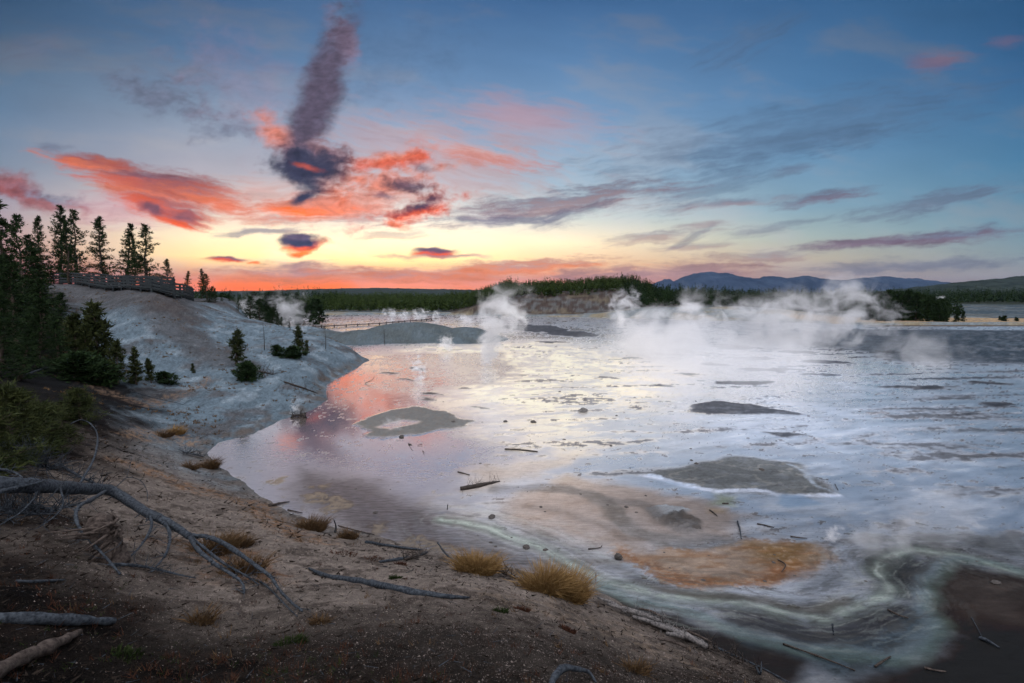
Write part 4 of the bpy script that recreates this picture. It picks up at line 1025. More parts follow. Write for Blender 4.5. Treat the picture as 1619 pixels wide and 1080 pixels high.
def far_walk():
    A = at_plane(488, 520); B = at_plane(600, 514); Cc_ = at_plane(690, 506)
    r = empty('boardwalk', A, 'low wooden boardwalk on short posts across the far bright pools at left', 'boardwalk')
    for a, b in ((A, B), (B, Cc_)):
        n = int(np.linalg.norm(b - a) / 2.2)
        t = Tubes(); t.box(a + [0, 0, .34], b + [0, 0, .34], 1.4, .09); t.obj('deck', M['darkwood'], r, A, False)
        for k in range(n):
            p = a + (b - a) * k / n
            t = Tubes(); t.box(p + [0, 0, -.3], p + [0, 0, .52], .15, .15); t.obj('post', M['darkwood'], r, A, False)
far_walk()

# ------------------------------------------------------------------ dead wood
def above(px, py, e=0.0):
    p = on_ground([px], [py], e)[0]; p[2] += e; return p
def chain(spec): return np.array([above(*s) for s in spec])
def twigs(tb, q, n, L, rs, r0=.006, up=.3, lo=.1, sub=1):
    for _ in range(n):
        i = rs.randint(int(len(q) * lo), len(q)); p = q[i]
        d = rs.normal(size=3); d[2] = abs(d[2]) * up + rs.normal(0, .4); d /= np.linalg.norm(d)
        l = L * rs.uniform(.4, 1.2); m = p + d * l * .5 + rs.normal(0, .08 * l, 3); e = p + d * l + rs.normal(0, .15 * l, 3)
        tb.add([p, m, e], [r0, r0 * .7, r0 * .3], 4, .1, 1, rs.randint(999), False)
        if sub and rs.rand() < .6:
            d2 = d + rs.normal(0, .6, 3); tb.add([m, m + d2 * l * .4], [r0 * .6, r0 * .25], 3, .1, 1, 0, False)
def fallen_tree():
    rs = np.random.RandomState(3)
    spec = [(-90, 752, .62), (-40, 758, .62), (0, 766, .60), (60, 768, .58), (120, 772, .55), (172, 775, .52), (200, 790, .48), (235, 812, .44), (270, 828, .40), (300, 848, .36)]
    q = chain(spec); org = q[4].copy(); org[2] = float(height(org[:1], org[1:2])[0])
    r = empty('fallen_tree', org, 'large bleached fallen tree with bare branching limbs sprawling over the left foreground', 'dead tree')
    t = Tubes(); qq = t.add(q, [.115, .112, .106, .10, .094, .088, .078, .07, .062, .05], 12, .10, 5, 3)
    for _ in range(26):
        i = rs.randint(6, len(qq) - 2); d = rs.normal(size=3); d /= np.linalg.norm(d); t.add([qq[i], qq[i] + d * .11, qq[i] + d * rs.uniform(.13, .2)], [.014, .009, .004], 5, .1, 1, 1, True)
    t.obj('trunk', M['dead'], r, org)
    BR = [([(298, 847, .36), (325, 848, .40), (352, 858, .40), (385, 880, .32), (415, 902, .24), (428, 912, .18), (440, 930, .12), (458, 950, .05), (478, 966, .02)], .036),
          ([(300, 850, .35), (312, 868, .30), (335, 888, .25), (350, 898, .2), (372, 912, .14), (384, 924, .08), (386, 938, .03)], .034),
          ([(304, 850, .35), (325, 868, .30), (350, 888, .24), (370, 900, .18), (392, 912, .10), (410, 925, .03)], .022),
          ([(250, 820, .42), (264, 832, .40), (269, 850, .34), (264, 872, .24), (254, 888, .12), (240, 904, .02)], .026),
          ([(236, 812, .43), (240, 828, .36), (234, 846, .28), (220, 866, .16), (200, 886, .03)], .024),
          ([(168, 776, .52), (148, 788, .5), (126, 800, .46), (120, 815, .42), (126, 835, .34), (146, 858, .22), (168, 882, .12), (190, 908, .02)], .030),
          ([(126, 766, .56), (136, 748, .68), (148, 726, .86), (154, 702, 1.05), (153, 684, 1.18), (143, 670, 1.26), (128, 664, 1.3), (112, 670, 1.3)], .020),
          ([(-50, 800, .5), (0, 778, .56), (30, 770, .62), (55, 765, .66), (74, 759, .66)], .034),
          ([(-30, 738, .7), (0, 742, .72), (20, 746, .70), (34, 754, .66), (40, 768, .58)], .022),
          ([(178, 775, .52), (190, 764, .60), (202, 755, .66), (222, 760, .62), (232, 775, .5), (233, 792, .38)], .009),
          ([(200, 755, .66), (205, 738, .78), (209, 722, .86)], .005),
          ([(172, 892, .04), (200, 893, .05), (240, 898, .04), (280, 908, .04), (310, 914, .02)], .022),
          ([(60, 772, .55), (52, 790, .45), (30, 812, .3), (0, 830, .15)], .014),
          ([(95, 772, .55), (100, 795, .4), (88, 815, .25), (60, 835, .1)], .014)]
    for i, (sp, r0) in enumerate(BR):
        b = Tubes(); qb = b.add(chain(sp), np.linspace(r0, r0 * .3 + .002, len(sp)), 8, .16, 4, i + 5)
        twigs(b, qb, 16 if r0 > .02 else 7, .24 if r0 > .02 else .14, rs, .0055, .2, .2)
        for kk in range(int(len(qb) * .5)):
            j = rs.randint(2, len(qb) - 1); d = rs.normal(size=3); d /= np.linalg.norm(d); rr_ = r0 * (1 - .65 * j / len(qb)); b.add([qb[j], qb[j] + d * rr_ * 1.3, qb[j] + d * rr_ * 1.9], [rr_ * .7, rr_ * .55, rr_ * .2], 5, .2, 1, kk)
        b.obj('branch', M['dead'], r, org)
fallen_tree()
def stump():
    rs = np.random.RandomState(5); b = g1(175, 888); b[2] -= .05
    r = empty('tree_stump', b, 'broken dark stump with splintered roots under the fallen bleached tree', 'stump')
    t = Tubes(); t.add([[0, 0, 0], [0, 0, .14], [-.05, .02, .32], [-.14, .03, .50], [-.22, .03, .62]], [.20, .15, .14, .16, .10], 14, .13, 4, 2); t.obj('stump_wood', M['dead2'], r)
    t = Tubes()
    for k in range(34):
        th = rs.rand() * 6.28; d = np.array([math.cos(th), math.sin(th), 0]); z = rs.uniform(.2, .55)
        t.add([[0, 0, z], d * .14 + [0, 0, z + .05], d * rs.uniform(.2, .42) + [-.25, 0, z + rs.uniform(-.25, .12)]], [.03, .02, .005], 5, .2, 2, k)
    t.obj('roots', M['dead2'], r)
stump()
def log(name, spec, rads, label, mat='dead', sides=9, cat='log', group=None, ntw=0, tl=.2, rough=.14, seed=1, sub=4, twr=.005):
    q = chain(spec) if len(spec[0]) == 3 and not isinstance(spec[0], np.ndarray) else np.array(spec)
    org = q.mean(0); org[2] = q[:, 2].min()
    if ntw == 0:
        t = Tubes(); t.add(q, rads, sides, rough, sub, seed); o = t.obj(name, M[mat], None, org); o['label'] = label; o['category'] = cat
        if group: o['group'] = group
        return o
    r = empty(name, org, label, cat, group); rs = np.random.RandomState(seed)
    t = Tubes(); qq = t.add(q, rads, sides, rough, sub, seed); t.obj('stem', M[mat], r, org)
    t = Tubes(); twigs(t, qq, ntw, tl, rs, twr, 1.0, .05); t.obj('twigs', M[mat], r, org)
    return r
log('log', [(488, 898, .02), (515, 910, .03), (560, 917, .04), (600, 925, .045), (650, 935, .04), (700, 942, .03), (742, 945, .02)], [.012, .036, .048, .052, .046, .035, .012], 'long dark curved log lying across the bare sand in the middle foreground', 'dead', seed=3)
log('log', [(-20, 976, .03), (60, 977, .05), (120, 980, .05), (180, 983, .04)], [.045, .05, .045, .028], 'flat split grey log at the left edge below the fallen tree', 'dead', 8, seed=4, rough=.22)
log('log', [(-20, 1070, .05), (30, 1043, .05), (70, 1026, .05), (100, 1012, .05), (126, 1000, .03)], [.055, .05, .046, .036, .024], 'brown broken log pointing up from the bottom left corner', 'dead2', 9, seed=5, rough=.2)
log('log', [(24, 919, .02), (60, 919, .03), (102, 917, .02)], [.012, .016, .01], 'thin pale stick lying left of the stump', 'dead', 6, seed=6)
log('branch', [(868, 1090, .02), (878, 1068, .08), (892, 1056, .12), (910, 1058, .10), (930, 1062, .05), (942, 1078, .01)], [.022, .026, .026, .02, .014, .008], 'arched grey branch sticking up at the bottom edge', 'dead', 8, 'branch', seed=7)
log('log', [(728, 773, .04), (750, 769, .06), (770, 765, .05), (790, 761, .03)], [.075, .075, .055, .02], 'dark log with upright twigs lying in the shallow pool', 'darkwood', 9, ntw=26, tl=.42, seed=8, twr=.006)
log('log', [(798, 710, .02), (820, 711, .03), (850, 714, .02)], [.03, .035, .02], 'thin dark log in the flats above the twiggy one', 'darkwood', 7, seed=9)
log('log', [(724, 746, .02), (742, 751, .02)], [.03, .02], 'short dark stick just above the twiggy log', 'darkwood', 6, seed=10)
log('log', [(578, 857, .03), (605, 861, .04), (640, 866, .04), (668, 869, .02)], [.035, .03, .026, .014], 'grey log along the waterline above the reddish plants', 'dead', 8, seed=11)
log('log', [(600, 888, .03), (630, 884, .05), (655, 880, .05), (675, 873, .06)], [.02, .03, .03, .03], 'pale log end beside a dark root tangle at the shore', 'dead', 8, ntw=10, tl=.22, seed=12)
log('log', [(692, 858, .30), (702, 872, .18), (716, 886, .08), (730, 894, .02)], [.018, .02, .018, .012], 'grey stick rising from the shore left of the middle grass clump', 'dead', 7, 'stick', seed=13)
log('log', [(772, 892, .06), (800, 905, .06), (825, 918, .05), (846, 930, .03)], [.012, .014, .014, .008], 'long pale stick between the two golden grass clumps', 'dead', 6, 'stick', seed=14)
log('log', [(535, 831, .02), (560, 838, .04), (592, 845, .02)], [.014, .018, .012], 'dark stick at the waterline left of the scum patches', 'darkwood', 6, 'stick', seed=15)
log('log', [(528, 822, .35), (531, 832, .18), (530, 842, .02)], [.012, .02, .03], 'pale upright snag at the waterline between two brown tufts', 'dead', 7, 'snag', seed=16)
log('log', [(425, 800, .02), (440, 796, .04), (458, 793, .02)], [.03, .035, .012], 'dark pointed log at the edge of the still pool', 'darkwood', 8, seed=17)
log('log', [(455, 806, .02), (478, 811, .03)], [.02, .012], 'small dark twig below the pointed log at the pool edge', 'darkwood', 6, 'stick', seed=18)
for i, (a, b, r0, m, lab) in enumerate([
    ((945, 945), (990, 968), .030, 'dead', 'upper left log of the driftwood pile right of the grass'), ((960, 955), (1050, 985), .034, 'dead', 'long pale log on top of the driftwood pile'),
    ((985, 962), (1075, 1000), .040, 'dead', 'thickest pale log of the driftwood pile'), ((1000, 975), (1095, 1010), .036, 'dead', 'pale log low in the driftwood pile'),
    ((1030, 985), (1118, 1022), .042, 'dead', 'blunt ended log at the lower right of the driftwood pile'), ((1055, 1002), (1112, 1016), .045, 'dead', 'short thick log at the lower end of the driftwood pile'),
    ((1040, 1010), (1085, 1024), .020, 'dead2', 'thin brown stick below the driftwood pile'), ((938, 935), (942, 905), .014, 'dead', 'small upright stick at the waterline left of the driftwood'),
    ((1010, 962), (1045, 975), .018, 'dead2', 'short brown stick at the upper side of the driftwood pile'), ((1060, 990), (1125, 1015), .016, 'dead2', 'thin stick along the waterside of the driftwood pile')]):
    e0 = .05 + .03 * (i % 3); e1 = .03 + .04 * ((i + 1) % 3)
    if i == 7: e0, e1 = .02, .25
    r0 *= 1.2; m = 'drift' if m == 'dead' else m
    log('driftwood_log', [(a[0], a[1], e0), ((a[0] + b[0]) / 2 + 2, (a[1] + b[1]) / 2 - 2, (e0 + e1) / 2 + .02), (b[0], b[1], e1)], [r0 * .6, r0, r0 * .9], lab, m, 8, 'driftwood', 'driftwood logs piled along the shore', seed=30 + i, rough=.2)
for i, (sp, r0, m, lab) in enumerate([
    ([(1128, 1022, .03), (1170, 1040, .05), (1210, 1058, .04), (1250, 1080, .02)], .022, 'dead', 'dark root lying along the waterline right of the driftwood'),
    ([(1195, 1052, .02), (1202, 1066, .14), (1204, 1046, .3)], .016, 'dead', 'forked grey stick near the bottom edge right of centre'),
    ([(1238, 1018, .02), (1290, 1036, .04), (1352, 1060, .02)], .018, 'darkwood', 'long thin stick lying in the blue shallows near the bottom'),
    ([(1383, 1054, .02), (1395, 1046, .05), (1408, 1038, .02)], .020, 'darkwood', 'short dark stick right of the long one in the shallows'),
    ([(1536, 976, .02), (1546, 994, .03), (1552, 1006, .02)], .008, 'dead', 'thin pale twig on the brown mud at right'),
    ([(1548, 1008, .03), (1564, 1014, .04), (1580, 1024, .02)], .028, 'dead', 'pale forked stick end on the brown mud at right'),
    ([(1462, 1056, .02), (1480, 1060, .03), (1496, 1062, .02)], .018, 'dead2', 'grey stick on the brown mud near the bottom right'),
    ([(1404, 964, .03), (1420, 972, .05), (1436, 977, .03)], .022, 'darkwood', 'dark broken log in the dark bend of the stream'),
    ([(1316, 986, .18), (1317, 996, .08), (1318, 1004, .02)], .016, 'dead', 'short pale upright stick in the dark shallows'),
    ([(1166, 824, .03), (1170, 838, .04), (1172, 852, .02)], .022, 'dead', 'pale stick lying towards the viewer above the orange patch'),
    ([(1197, 828, .02), (1212, 831, .03), (1224, 834, .02)], .020, 'darkwood', 'dark stick right of the pale one above the orange patch'),
    ([(1448, 826, .02), (1458, 829, .04), (1468, 831, .02)], .020, 'darkwood', 'lone dark stick on the blue flats at right'),
    ([(1122, 806, .02), (1130, 812, .03), (1134, 816, .02)], .020, 'darkwood', 'short dark stick on the green stained spot'),
    ([(1142, 796, .02), (1152, 796, .02)], .022, 'darkwood', 'tiny dark stick right above the green stained spot'),
    ([(1320, 765, .02), (1325, 775, .02)], .012, 'darkwood', 'tiny twig right of the grey mound'),
    ([(1230, 885, .02), (1242, 893, .06), (1236, 904, .02)], .016, 'darkwood', 'small forked twig in the orange patch'),
    ([(930, 868, .02), (948, 866, .03), (952, 862, .04)], .014, 'darkwood', 'small twig just left of the orange patch'),
    ([(1250, 848, .03), (1262, 850, .05), (1276, 851, .03)], .022, 'darkwood', 'dark crumbling stick at the top of the orange patch'),
    ([(645, 700, .02), (652, 705, .1)], .012, 'darkwood', 'small dark twig below the crust ring'), ([(660, 704, .02), (668, 702, .04)], .010, 'darkwood', 'second tiny twig below the crust ring'),
    ([(668, 712, .02), (671, 716, .05)], .010, 'darkwood', 'third tiny twig below the crust ring'), ([(577, 606, .02), (588, 601, .25), (592, 595, .4)], .02, 'darkwood', 'branching twig standing in the bright shallows by the hill tip'),
    ([(708, 798, .3), (707, 806, .02)], .012, 'darkwood', 'short upright twig in the pool below the twiggy log')]):
    log('stick', sp, [r0, r0 * .9, r0 * .5, r0 * .4][:len(sp)], lab, m, 6, 'stick', 'sticks lying on the flats', seed=60 + i, rough=.2)
log('log', [(450, 604, .05), (475, 612, .06), (503, 622, .03)], [.05, .05, .02], 'dark fallen trunk on the pale slope above the pool', 'darkwood', 7, ntw=14, tl=.5, seed=71, twr=.012)
log('log', [(398, 585, .05), (415, 588, .08), (432, 592, .05)], [.05, .05, .02], 'dark dead branch pile right of the round dark bush', 'darkwood', 7, ntw=30, tl=.6, seed=72, twr=.014)
log('log', [(460, 660, .03), (472, 656, .08), (484, 660, .03)], [.05, .05, .03], 'dark wood heap at the shoreline of the bay', 'darkwood', 7, ntw=30, tl=.35, seed=73, twr=.018)
log('log', [(42, 592, .1), (60, 586, .14), (90, 579, .2), (110, 581, .1)], [.03, .035, .03, .012], 'pale curved dead branch under the left thicket', 'dead', 7, seed=74)
log('log', [(205, 618, .05), (240, 628, .06), (290, 640, .04)], [.02, .02, .01], 'thin grey dead branch on the slope below the young pines', 'dead', 6, ntw=10, tl=.5, seed=75, twr=.01)
log('log', [(290, 715, .05), (305, 718, .08), (322, 722, .04)], [.02, .02, .015], 'tangle of grey twigs at the shore where the still pool ends', 'dead', 6, ntw=44, tl=.38, seed=76, twr=.008)
log('log', [(780, 896, .05), (795, 905, .08), (815, 915, .04)], [.025, .03, .02], 'dark root tangle between the two golden grass clumps', 'darkwood', 7, ntw=40, tl=.25, seed=77, twr=.008)
log('log', [(1000, 968, .05), (1040, 985, .08), (1080, 1006, .04)], [.02, .025, .02], 'tangle of thin pale roots among the driftwood logs', 'drift', 6, ntw=60, tl=.30, seed=83, twr=.009)
log('log', [(1110, 1020, .04), (1150, 1036, .06), (1200, 1062, .04)], [.018, .02, .015], 'tangle of dark twigs at the waterline right of the driftwood', 'darkwood', 6, ntw=60, tl=.25, seed=84, twr=.008)
log('log', [(640, 884, .05), (655, 880, .08), (668, 876, .04)], [.025, .03, .02], 'dark tangle of roots at the shore left of the middle grass clump', 'darkwood', 7, ntw=30, tl=.22, seed=78, twr=.008)
log('log', [(20, 720, .2), (50, 728, .3), (80, 742, .2)], [.02, .02, .01], 'tangle of bleached twigs behind the fallen tree', 'dead', 6, ntw=110, tl=.5, seed=79, twr=.009)
log('log', [(0, 806, .15), (60, 812, .2), (110, 800, .2)], [.02, .02, .01], 'bleached twigs heaped below the fallen trunk at the left edge', 'dead', 6, ntw=110, tl=.45, seed=80, twr=.009)
log('log', [(95, 735, .1), (130, 755, .1), (160, 768, .05)], [.028, .024, .012], 'thin dead limb lying behind the fallen trunk', 'dead', 6, ntw=50, tl=.35, seed=81, twr=.009)
log('log', [(400, 915, .02), (420, 925, .03), (455, 960, .03), (470, 975, .02)], [.012, .012, .009, .005], 'thin curved twig on the sand at the tip of the fallen tree', 'dead', 5, ntw=8, tl=.15, seed=82)

# ------------------------------------------------------------------ stones on the flats
def stone_mesh(seed):
    rs = np.random.RandomState(seed); V = []; F = []; n = 9
    rings = [(0, .75), (.35, 1), (.7, .72), (.92, .3)]
    for z, r in rings:
        for j in range(n):
            th = j / n * 6.283; k = r * (1 + rs.uniform(-.22, .22)); V.append((k * math.cos(th), k * math.sin(th) * .8, z * (1 + rs.uniform(-.1, .1))))
    for i in range(3):
        for j in range(n): F.append((i * n + j, i * n + (j + 1) % n, (i + 1) * n + (j + 1) % n, (i + 1) * n + j))
    F.append(tuple(3 * n + j for j in range(n))); F.append(tuple(range(n))[::-1])
    return idx_mesh('stone', V, F, M['stone'], False)
SM = [stone_mesh(i) for i in range(5)]
def stone(px, py, s, lab, grp='dark stones scattered on the flats', tall=.7, k=0):
    p = g1(px, py); o = bpy.data.objects.new('stone', SM[k % 5]); sc.collection.objects.link(o)
    o.location = (p[0], p[1], p[2] - .01); o.rotation_euler = (0, 0, px * .7); o.scale = (s, s, s * tall); o['label'] = lab; o['category'] = 'stone'; o['group'] = grp
for i, (px, py, s, lab) in enumerate([(977, 884, .10, 'upright dark stone at the left tip of the orange patch'), (1204, 744, .13, 'dark stone on top of the grey mound'), (778, 818, .12, 'dark stone beside the dull pool left of the milky stream'), (1100, 836, .16, 'rough dark stone at the end of the little crust dome'),
    (832, 866, .11, 'dark stone lying in the milky stream at its left part'), (862, 870, .07, 'smaller stone in the milky stream right of the first'), (922, 651, .30, 'dark stone upper centre on the bright flats'), (843, 668, .16, 'dark square stone below the tall steam plume'), (799, 667, .12, 'dark stone left of the square one below the steam plume'),
    (1101, 734, .10, 'dark stone at the upper left edge of the grey mound'), (1093, 728, .07, 'small stone next to another at the edge of the grey mound'), (593, 811, .08, 'dark stone in the still pool near the scum'), (776, 858, .05, 'tiny stone in dark water'), (990, 802, .07, 'stone on the tan sediment'), (1021, 784, .05, 'tiny stone on the tan sediment'),
    (1575, 922, .10, 'pale stone on the brown mud at the right edge'), (1248, 764, .05, 'tiny stone at the right of the grey mound'), (635, 691, .14, 'dark stone on the lower rim of the crust ring'), (717, 668, .14, 'dark stone on the right end of the crust ring')]):
    stone(px, py, s, lab, k=i, tall=1.7 if i == 0 else .75)
rs = np.random.RandomState(12)
n_ = 0
while n_ < 70:
    px = rs.uniform(560, 1600); py = 466 + rs.uniform(130, 470) ** 1.0
    if py > 930 or (px < 760 and py > 780): continue
    w = on_ground([px], [py])[0]
    if basin_sd(w[:1], w[1:2])[0] > -.4: continue
    stone(px, py, rs.uniform(.012, .032) * (1 + w[1] / 14), 'tiny dark pebble scattered on the wet flats', 'tiny pebbles on the wet flats', rs.uniform(.4, .8), n_); n_ += 1

# ------------------------------------------------------------------ grass clumps
def grass_mesh(n, rad, hgt, seed, mat, wd=.006, spread=.55):
    rs = np.random.RandomState(seed); a = rs.rand(n) * 6.283; r = rad * np.sqrt(rs.rand(n)) * .8
    P = np.stack([r * np.cos(a), r * np.sin(a), np.zeros(n)], 1)
    lump = .55 + .9 * rs.rand(9); P[:, 0] *= 1.35; P[:, 1] *= .85
    out = np.stack([np.cos(a), np.sin(a), 0 * a], 1) * (r / rad * spread)[:, None] + rs.normal(0, .34, (n, 3)) + [.18, -.05, 0]; out[:, 2] = 1
    L = hgt * rs.uniform(.2, 1.15, n) * lump[(a / 6.284 * 9).astype(int)]; d = out / np.linalg.norm(out, axis=1)[:, None]
    mid = P + d * (L * .55)[:, None]; tip = mid + (d + np.stack([np.cos(a), np.sin(a), 0 * a], 1) * rs.uniform(.1, .8, n)[:, None] - [0, 0, .25]) * (L * .45)[:, None]
    s = np.cross(d, rs.normal(size=(n, 3))); s /= np.linalg.norm(s, axis=1)[:, None]; w = wd * rs.uniform(.6, 1.4, n)[:, None]
    T1 = np.stack([P - s * w, P + s * w, mid], 1); T2 = np.stack([mid - s * w * .8, mid + s * w * .8, tip], 1)
    T3 = np.stack([P + s * w, mid + s * w * .8, mid - s * w * .8], 1)
    return tri_mesh('grass_clump', np.vstack([T1, T2, T3]), M[mat])
def clump(px, py, rad, hgt, n, mat, lab, seed, group='grass clumps along the shore', wd=.005):
    p = g1(px, py); o = link('grass_clump', grass_mesh(n, rad, hgt, seed, mat, wd), None); o.location = tuple(p - [0, 0, .01]); o['label'] = lab; o['category'] = 'grass clump'; o['group'] = group
for i, (px, py, rad, hgt, n, mat, lab) in enumerate([
    (862, 936, .34, .46, 2600, 'grass', 'left half of the largest golden grass clump at the shore'), (895, 946, .34, .42, 2400, 'grass', 'right half of the largest golden grass clump at the shore'),
    (753, 906, .30, .40, 2600, 'grass', 'smaller golden grass clump left of the largest one'), (492, 838, .30, .32, 1500, 'grass_dk', 'brown grass tuft at the waterline left of centre'),
    (549, 852, .18, .22, 900, 'grass_dk', 'small brown grass tuft right of the bigger brown one'), (331, 740, .28, .35, 1100, 'grass_dk', 'pale brown tuft where the still pool meets the bank'),
    (303, 742, .2, .22, 700, 'grass_dk', 'low tuft left of the pale brown tuft at the pool'), (279, 686, .30, .38, 900, 'grass', 'golden tuft on the bank behind the pool'), (258, 690, .34, .26, 900, 'grass_dk', 'flat brown tuft beside the golden one behind the pool'),
    (340, 872, .30, .34, 900, 'grass_dk', 'rusty dry grass behind the forked limbs'), (385, 905, .26, .28, 700, 'grass_dk', 'rusty dry grass under the right limbs of the fallen tree'), (375, 862, .25, .30, 800, 'grass_dk', 'rusty dry grass right of the trunk fork'),
    (318, 985, .12, .2, 260, 'grass_dk', 'sparse russet stems below the fallen tree'), (1005, 1062, .14, .16, 300, 'grass_dk', 'sparse dry tuft near the bottom edge'), (505, 985, .1, .14, 200, 'grass_dk', 'small russet tuft right of the limb tips')]):
    clump(px, py, rad, hgt, n, mat, lab, 200 + i)
for i, (px, py, rad, lab) in enumerate([(585, 886, .22, 'low russet plants at the shore below the scum'), (540, 878, .26, 'dark russet plants left of the others at the shore'), (632, 893, .10, 'little russet plant by the pale log end'), (625, 915, .08, 'tiny green brown plant above the long dark log'),
    (790, 968, .10, 'flat dark green plant on the sand below the log end'), (825, 965, .10, 'second flat dark plant on the sand right of the first'), (900, 1000, .07, 'small dark plant on the sand right of centre'), (185, 1040, .16, 'bright green weed in the dark litter at lower left'), (460, 1018, .15, 'green moss patch at the edge of the dark litter'), (890, 995, .07, 'tiny russet plant on the sand right of centre')]):
    clump(px, py, rad, .055, 300, 'green' if 'green' in lab else 'redplant', lab, 240 + i, 'low plants on the sandy bank', .007)

# young pine bough in the left foreground
def bough_pine(px, base, top, sw, lab, seed, h=1.2):
    loc = g1(px, base); hh = h_for(px, top, loc[1], loc[2])
    r = make_conifer('young_pine', loc, lab, 'tree', 'young pines in the left foreground', M['needles_young'], h=h, width=.62, seed=seed, per=10, tl=.13, tw=.016, low=.04, gap=.2, step=.10, fol=11, droop=.05)
    s = hh / h; r.scale = (s * sw, s * sw, s)
bough_pine(20, 725, 618, 1.35, 'dark green young pine at the left edge behind the fallen tree', 61)
bough_pine(128, 668, 618, 1.5, 'yellowish green pine tip right of the dark young pine behind the fallen tree', 62)
bough_pine(72, 712, 640, 1.5, 'low young pine between the other two behind the fallen tree', 63)
bough_pine(-40, 760, 640, 1.4, 'young pine at the very left edge above the fallen trunk', 64)

# ------------------------------------------------------------------ uncountable ground cover
def scatter_xy(n, rmin, rmax, a0, a1, seed, clump=0.0, zone=None):
    rs = np.random.RandomState(seed); a = np.radians(rs.uniform(a0, a1, n * 2)); r = np.exp(rs.uniform(math.log(rmin), math.log(rmax), n * 2))
    x = r * np.sin(a); y = r * np.cos(a); k = basin_sd(x, y) > .12
    if clump: k &= fbm(x * 1.3, y * 1.3, 3, seed) > clump * rs.uniform(-1, 1, len(x))
    if zone is not None: k &= zone(x, y, rs)
    x = x[k][:n]; y = y[k][:n]; return x, y, height(x, y), rs
DUFF = np.array([at_y(-120, 600, 25)[:2], at_y(235, 620, 23)[:2], at_y(180, 700, 14)[:2], at_y(90, 760, 10)[:2], at_y(150, 900, 6)[:2], at_y(190, 960, 5)[:2], at_y(280, 1000, 4.7)[:2], at_y(480, 1050, 4.2)[:2], at_y(760, 1090, 3.3)[:2], (0.5, 1), (-14, -2), (-40, 5)])
def duff_zone(x, y, rs, soft=.9):
    d, ins = seg_dist(x, y, DUFF, True); return np.where(ins, -d, d) < rs.normal(0, soft, len(x)) * .6
def pebbles():
    x, y, z, rs = scatter_xy(34000, 2.8, 26, -52, 40, 301, 0, lambda x, y, rs: ~duff_zone(x, y, rs, 1.2) | (rs.rand(len(x)) < .04))
    s = rs.uniform(.003, .009, len(x)) * (1 + .35 * (rs.rand(len(x)) < .04) * 4) * np.clip(np.hypot(x, y) / 6, .8, 2.2)
    c = np.stack([x, y, z], 1); th = rs.rand(len(x)) * 6.28
    v = [c + s[:, None] * np.stack([np.cos(th + k * 2.09) * rs.uniform(.7, 1.4, len(x)), np.sin(th + k * 2.09), -.3 + 0 * th], 1) for k in range(3)]
    top = c + s[:, None] * np.stack([rs.normal(0, .2, len(x)), rs.normal(0, .2, len(x)), rs.uniform(.5, 1.1, len(x))], 1)
    T = np.concatenate([np.stack([v[0], v[1], top], 1), np.stack([v[1], v[2], top], 1), np.stack([v[2], v[0], top], 1)])
    link('pebbles', tri_mesh('pebbles', T, M['pebble']), None, kind='stuff', label='pale grit and pebbles strewn over the sandy bank', category='pebbles')
pebbles()
def litter():
    x, y, z, rs = scatter_xy(26000, 2.6, 26, -56, 34, 302, 0, lambda x, y, rs: duff_zone(x, y, rs) | (rs.rand(len(x)) < .26))
    n = len(x); P = np.stack([x, y, z + .004], 1); a = rs.rand(n) * 6.28
    D = np.stack([np.cos(a), np.sin(a), rs.uniform(-.05, .35, n)], 1); L = rs.uniform(.02, .10, n) * np.clip(np.hypot(x, y) / 7, .7, 2); T = leaf_tris(P, D, L, L * rs.uniform(.08, .35, n), rs)
    link('needle_litter', tri_mesh('needle_litter', T, M['litter']), None, kind='stuff', label='dark needles and twigs littering the bank', category='litter')
litter()
def tw_stuff():
    x, y, z, rs = scatter_xy(900, 3.4, 24, -54, 30, 303, 0, lambda x, y, rs: duff_zone(x, y, rs, 1.6) | (rs.rand(len(x)) < .12) | (basin_sd(x, y) < .5))
    n = len(x); P = np.stack([x, y, z + .01], 1); a = rs.rand(n) * 6.28
    D = np.stack([np.cos(a), np.sin(a), rs.uniform(-.05, .25, n)], 1); L = rs.uniform(.05, .22, n) * np.clip(np.hypot(x, y) / 8, .6, 1.6); T = leaf_tris(P, D, L, L * .03 + .002, rs)
    T2 = leaf_tris(P, D + rs.normal(0, .03, (n, 3)), L * .9, L * .04 + .003, rs)
    link('twig_litter', tri_mesh('twig_litter', np.vstack([T, T2]), M['dead']), None, kind='stuff', label='small bleached twigs strewn over the dark bank', category='twigs')
tw_stuff()
def shore_litter():
    x, y, z, rs = scatter_xy(5200, 5.0, 55, -60, 42, 305, 0, lambda x, y, rs: (basin_sd(x, y) < .15 + .5 * rs.rand(len(x)) ** 2 * 1.6) & (fbm(x * .8, y * .8, 3, 306) > rs.uniform(-.35, .25, len(x))))
    n = len(x); P = np.stack([x, y, z + .01], 1); a = rs.rand(n) * 6.28; D = np.stack([np.cos(a), np.sin(a), rs.uniform(-.05, .5, n)], 1); L = rs.uniform(.04, .20, n) * np.clip(np.hypot(x, y) / 12, .8, 2.5); T = leaf_tris(P, D, L, L * .16 + .006, rs)
    link('shore_litter', tri_mesh('shore_litter', T, M['darkwood']), None, kind='stuff', label='dark twigs and bark crumbs washed along the shoreline', category='litter')
shore_litter()
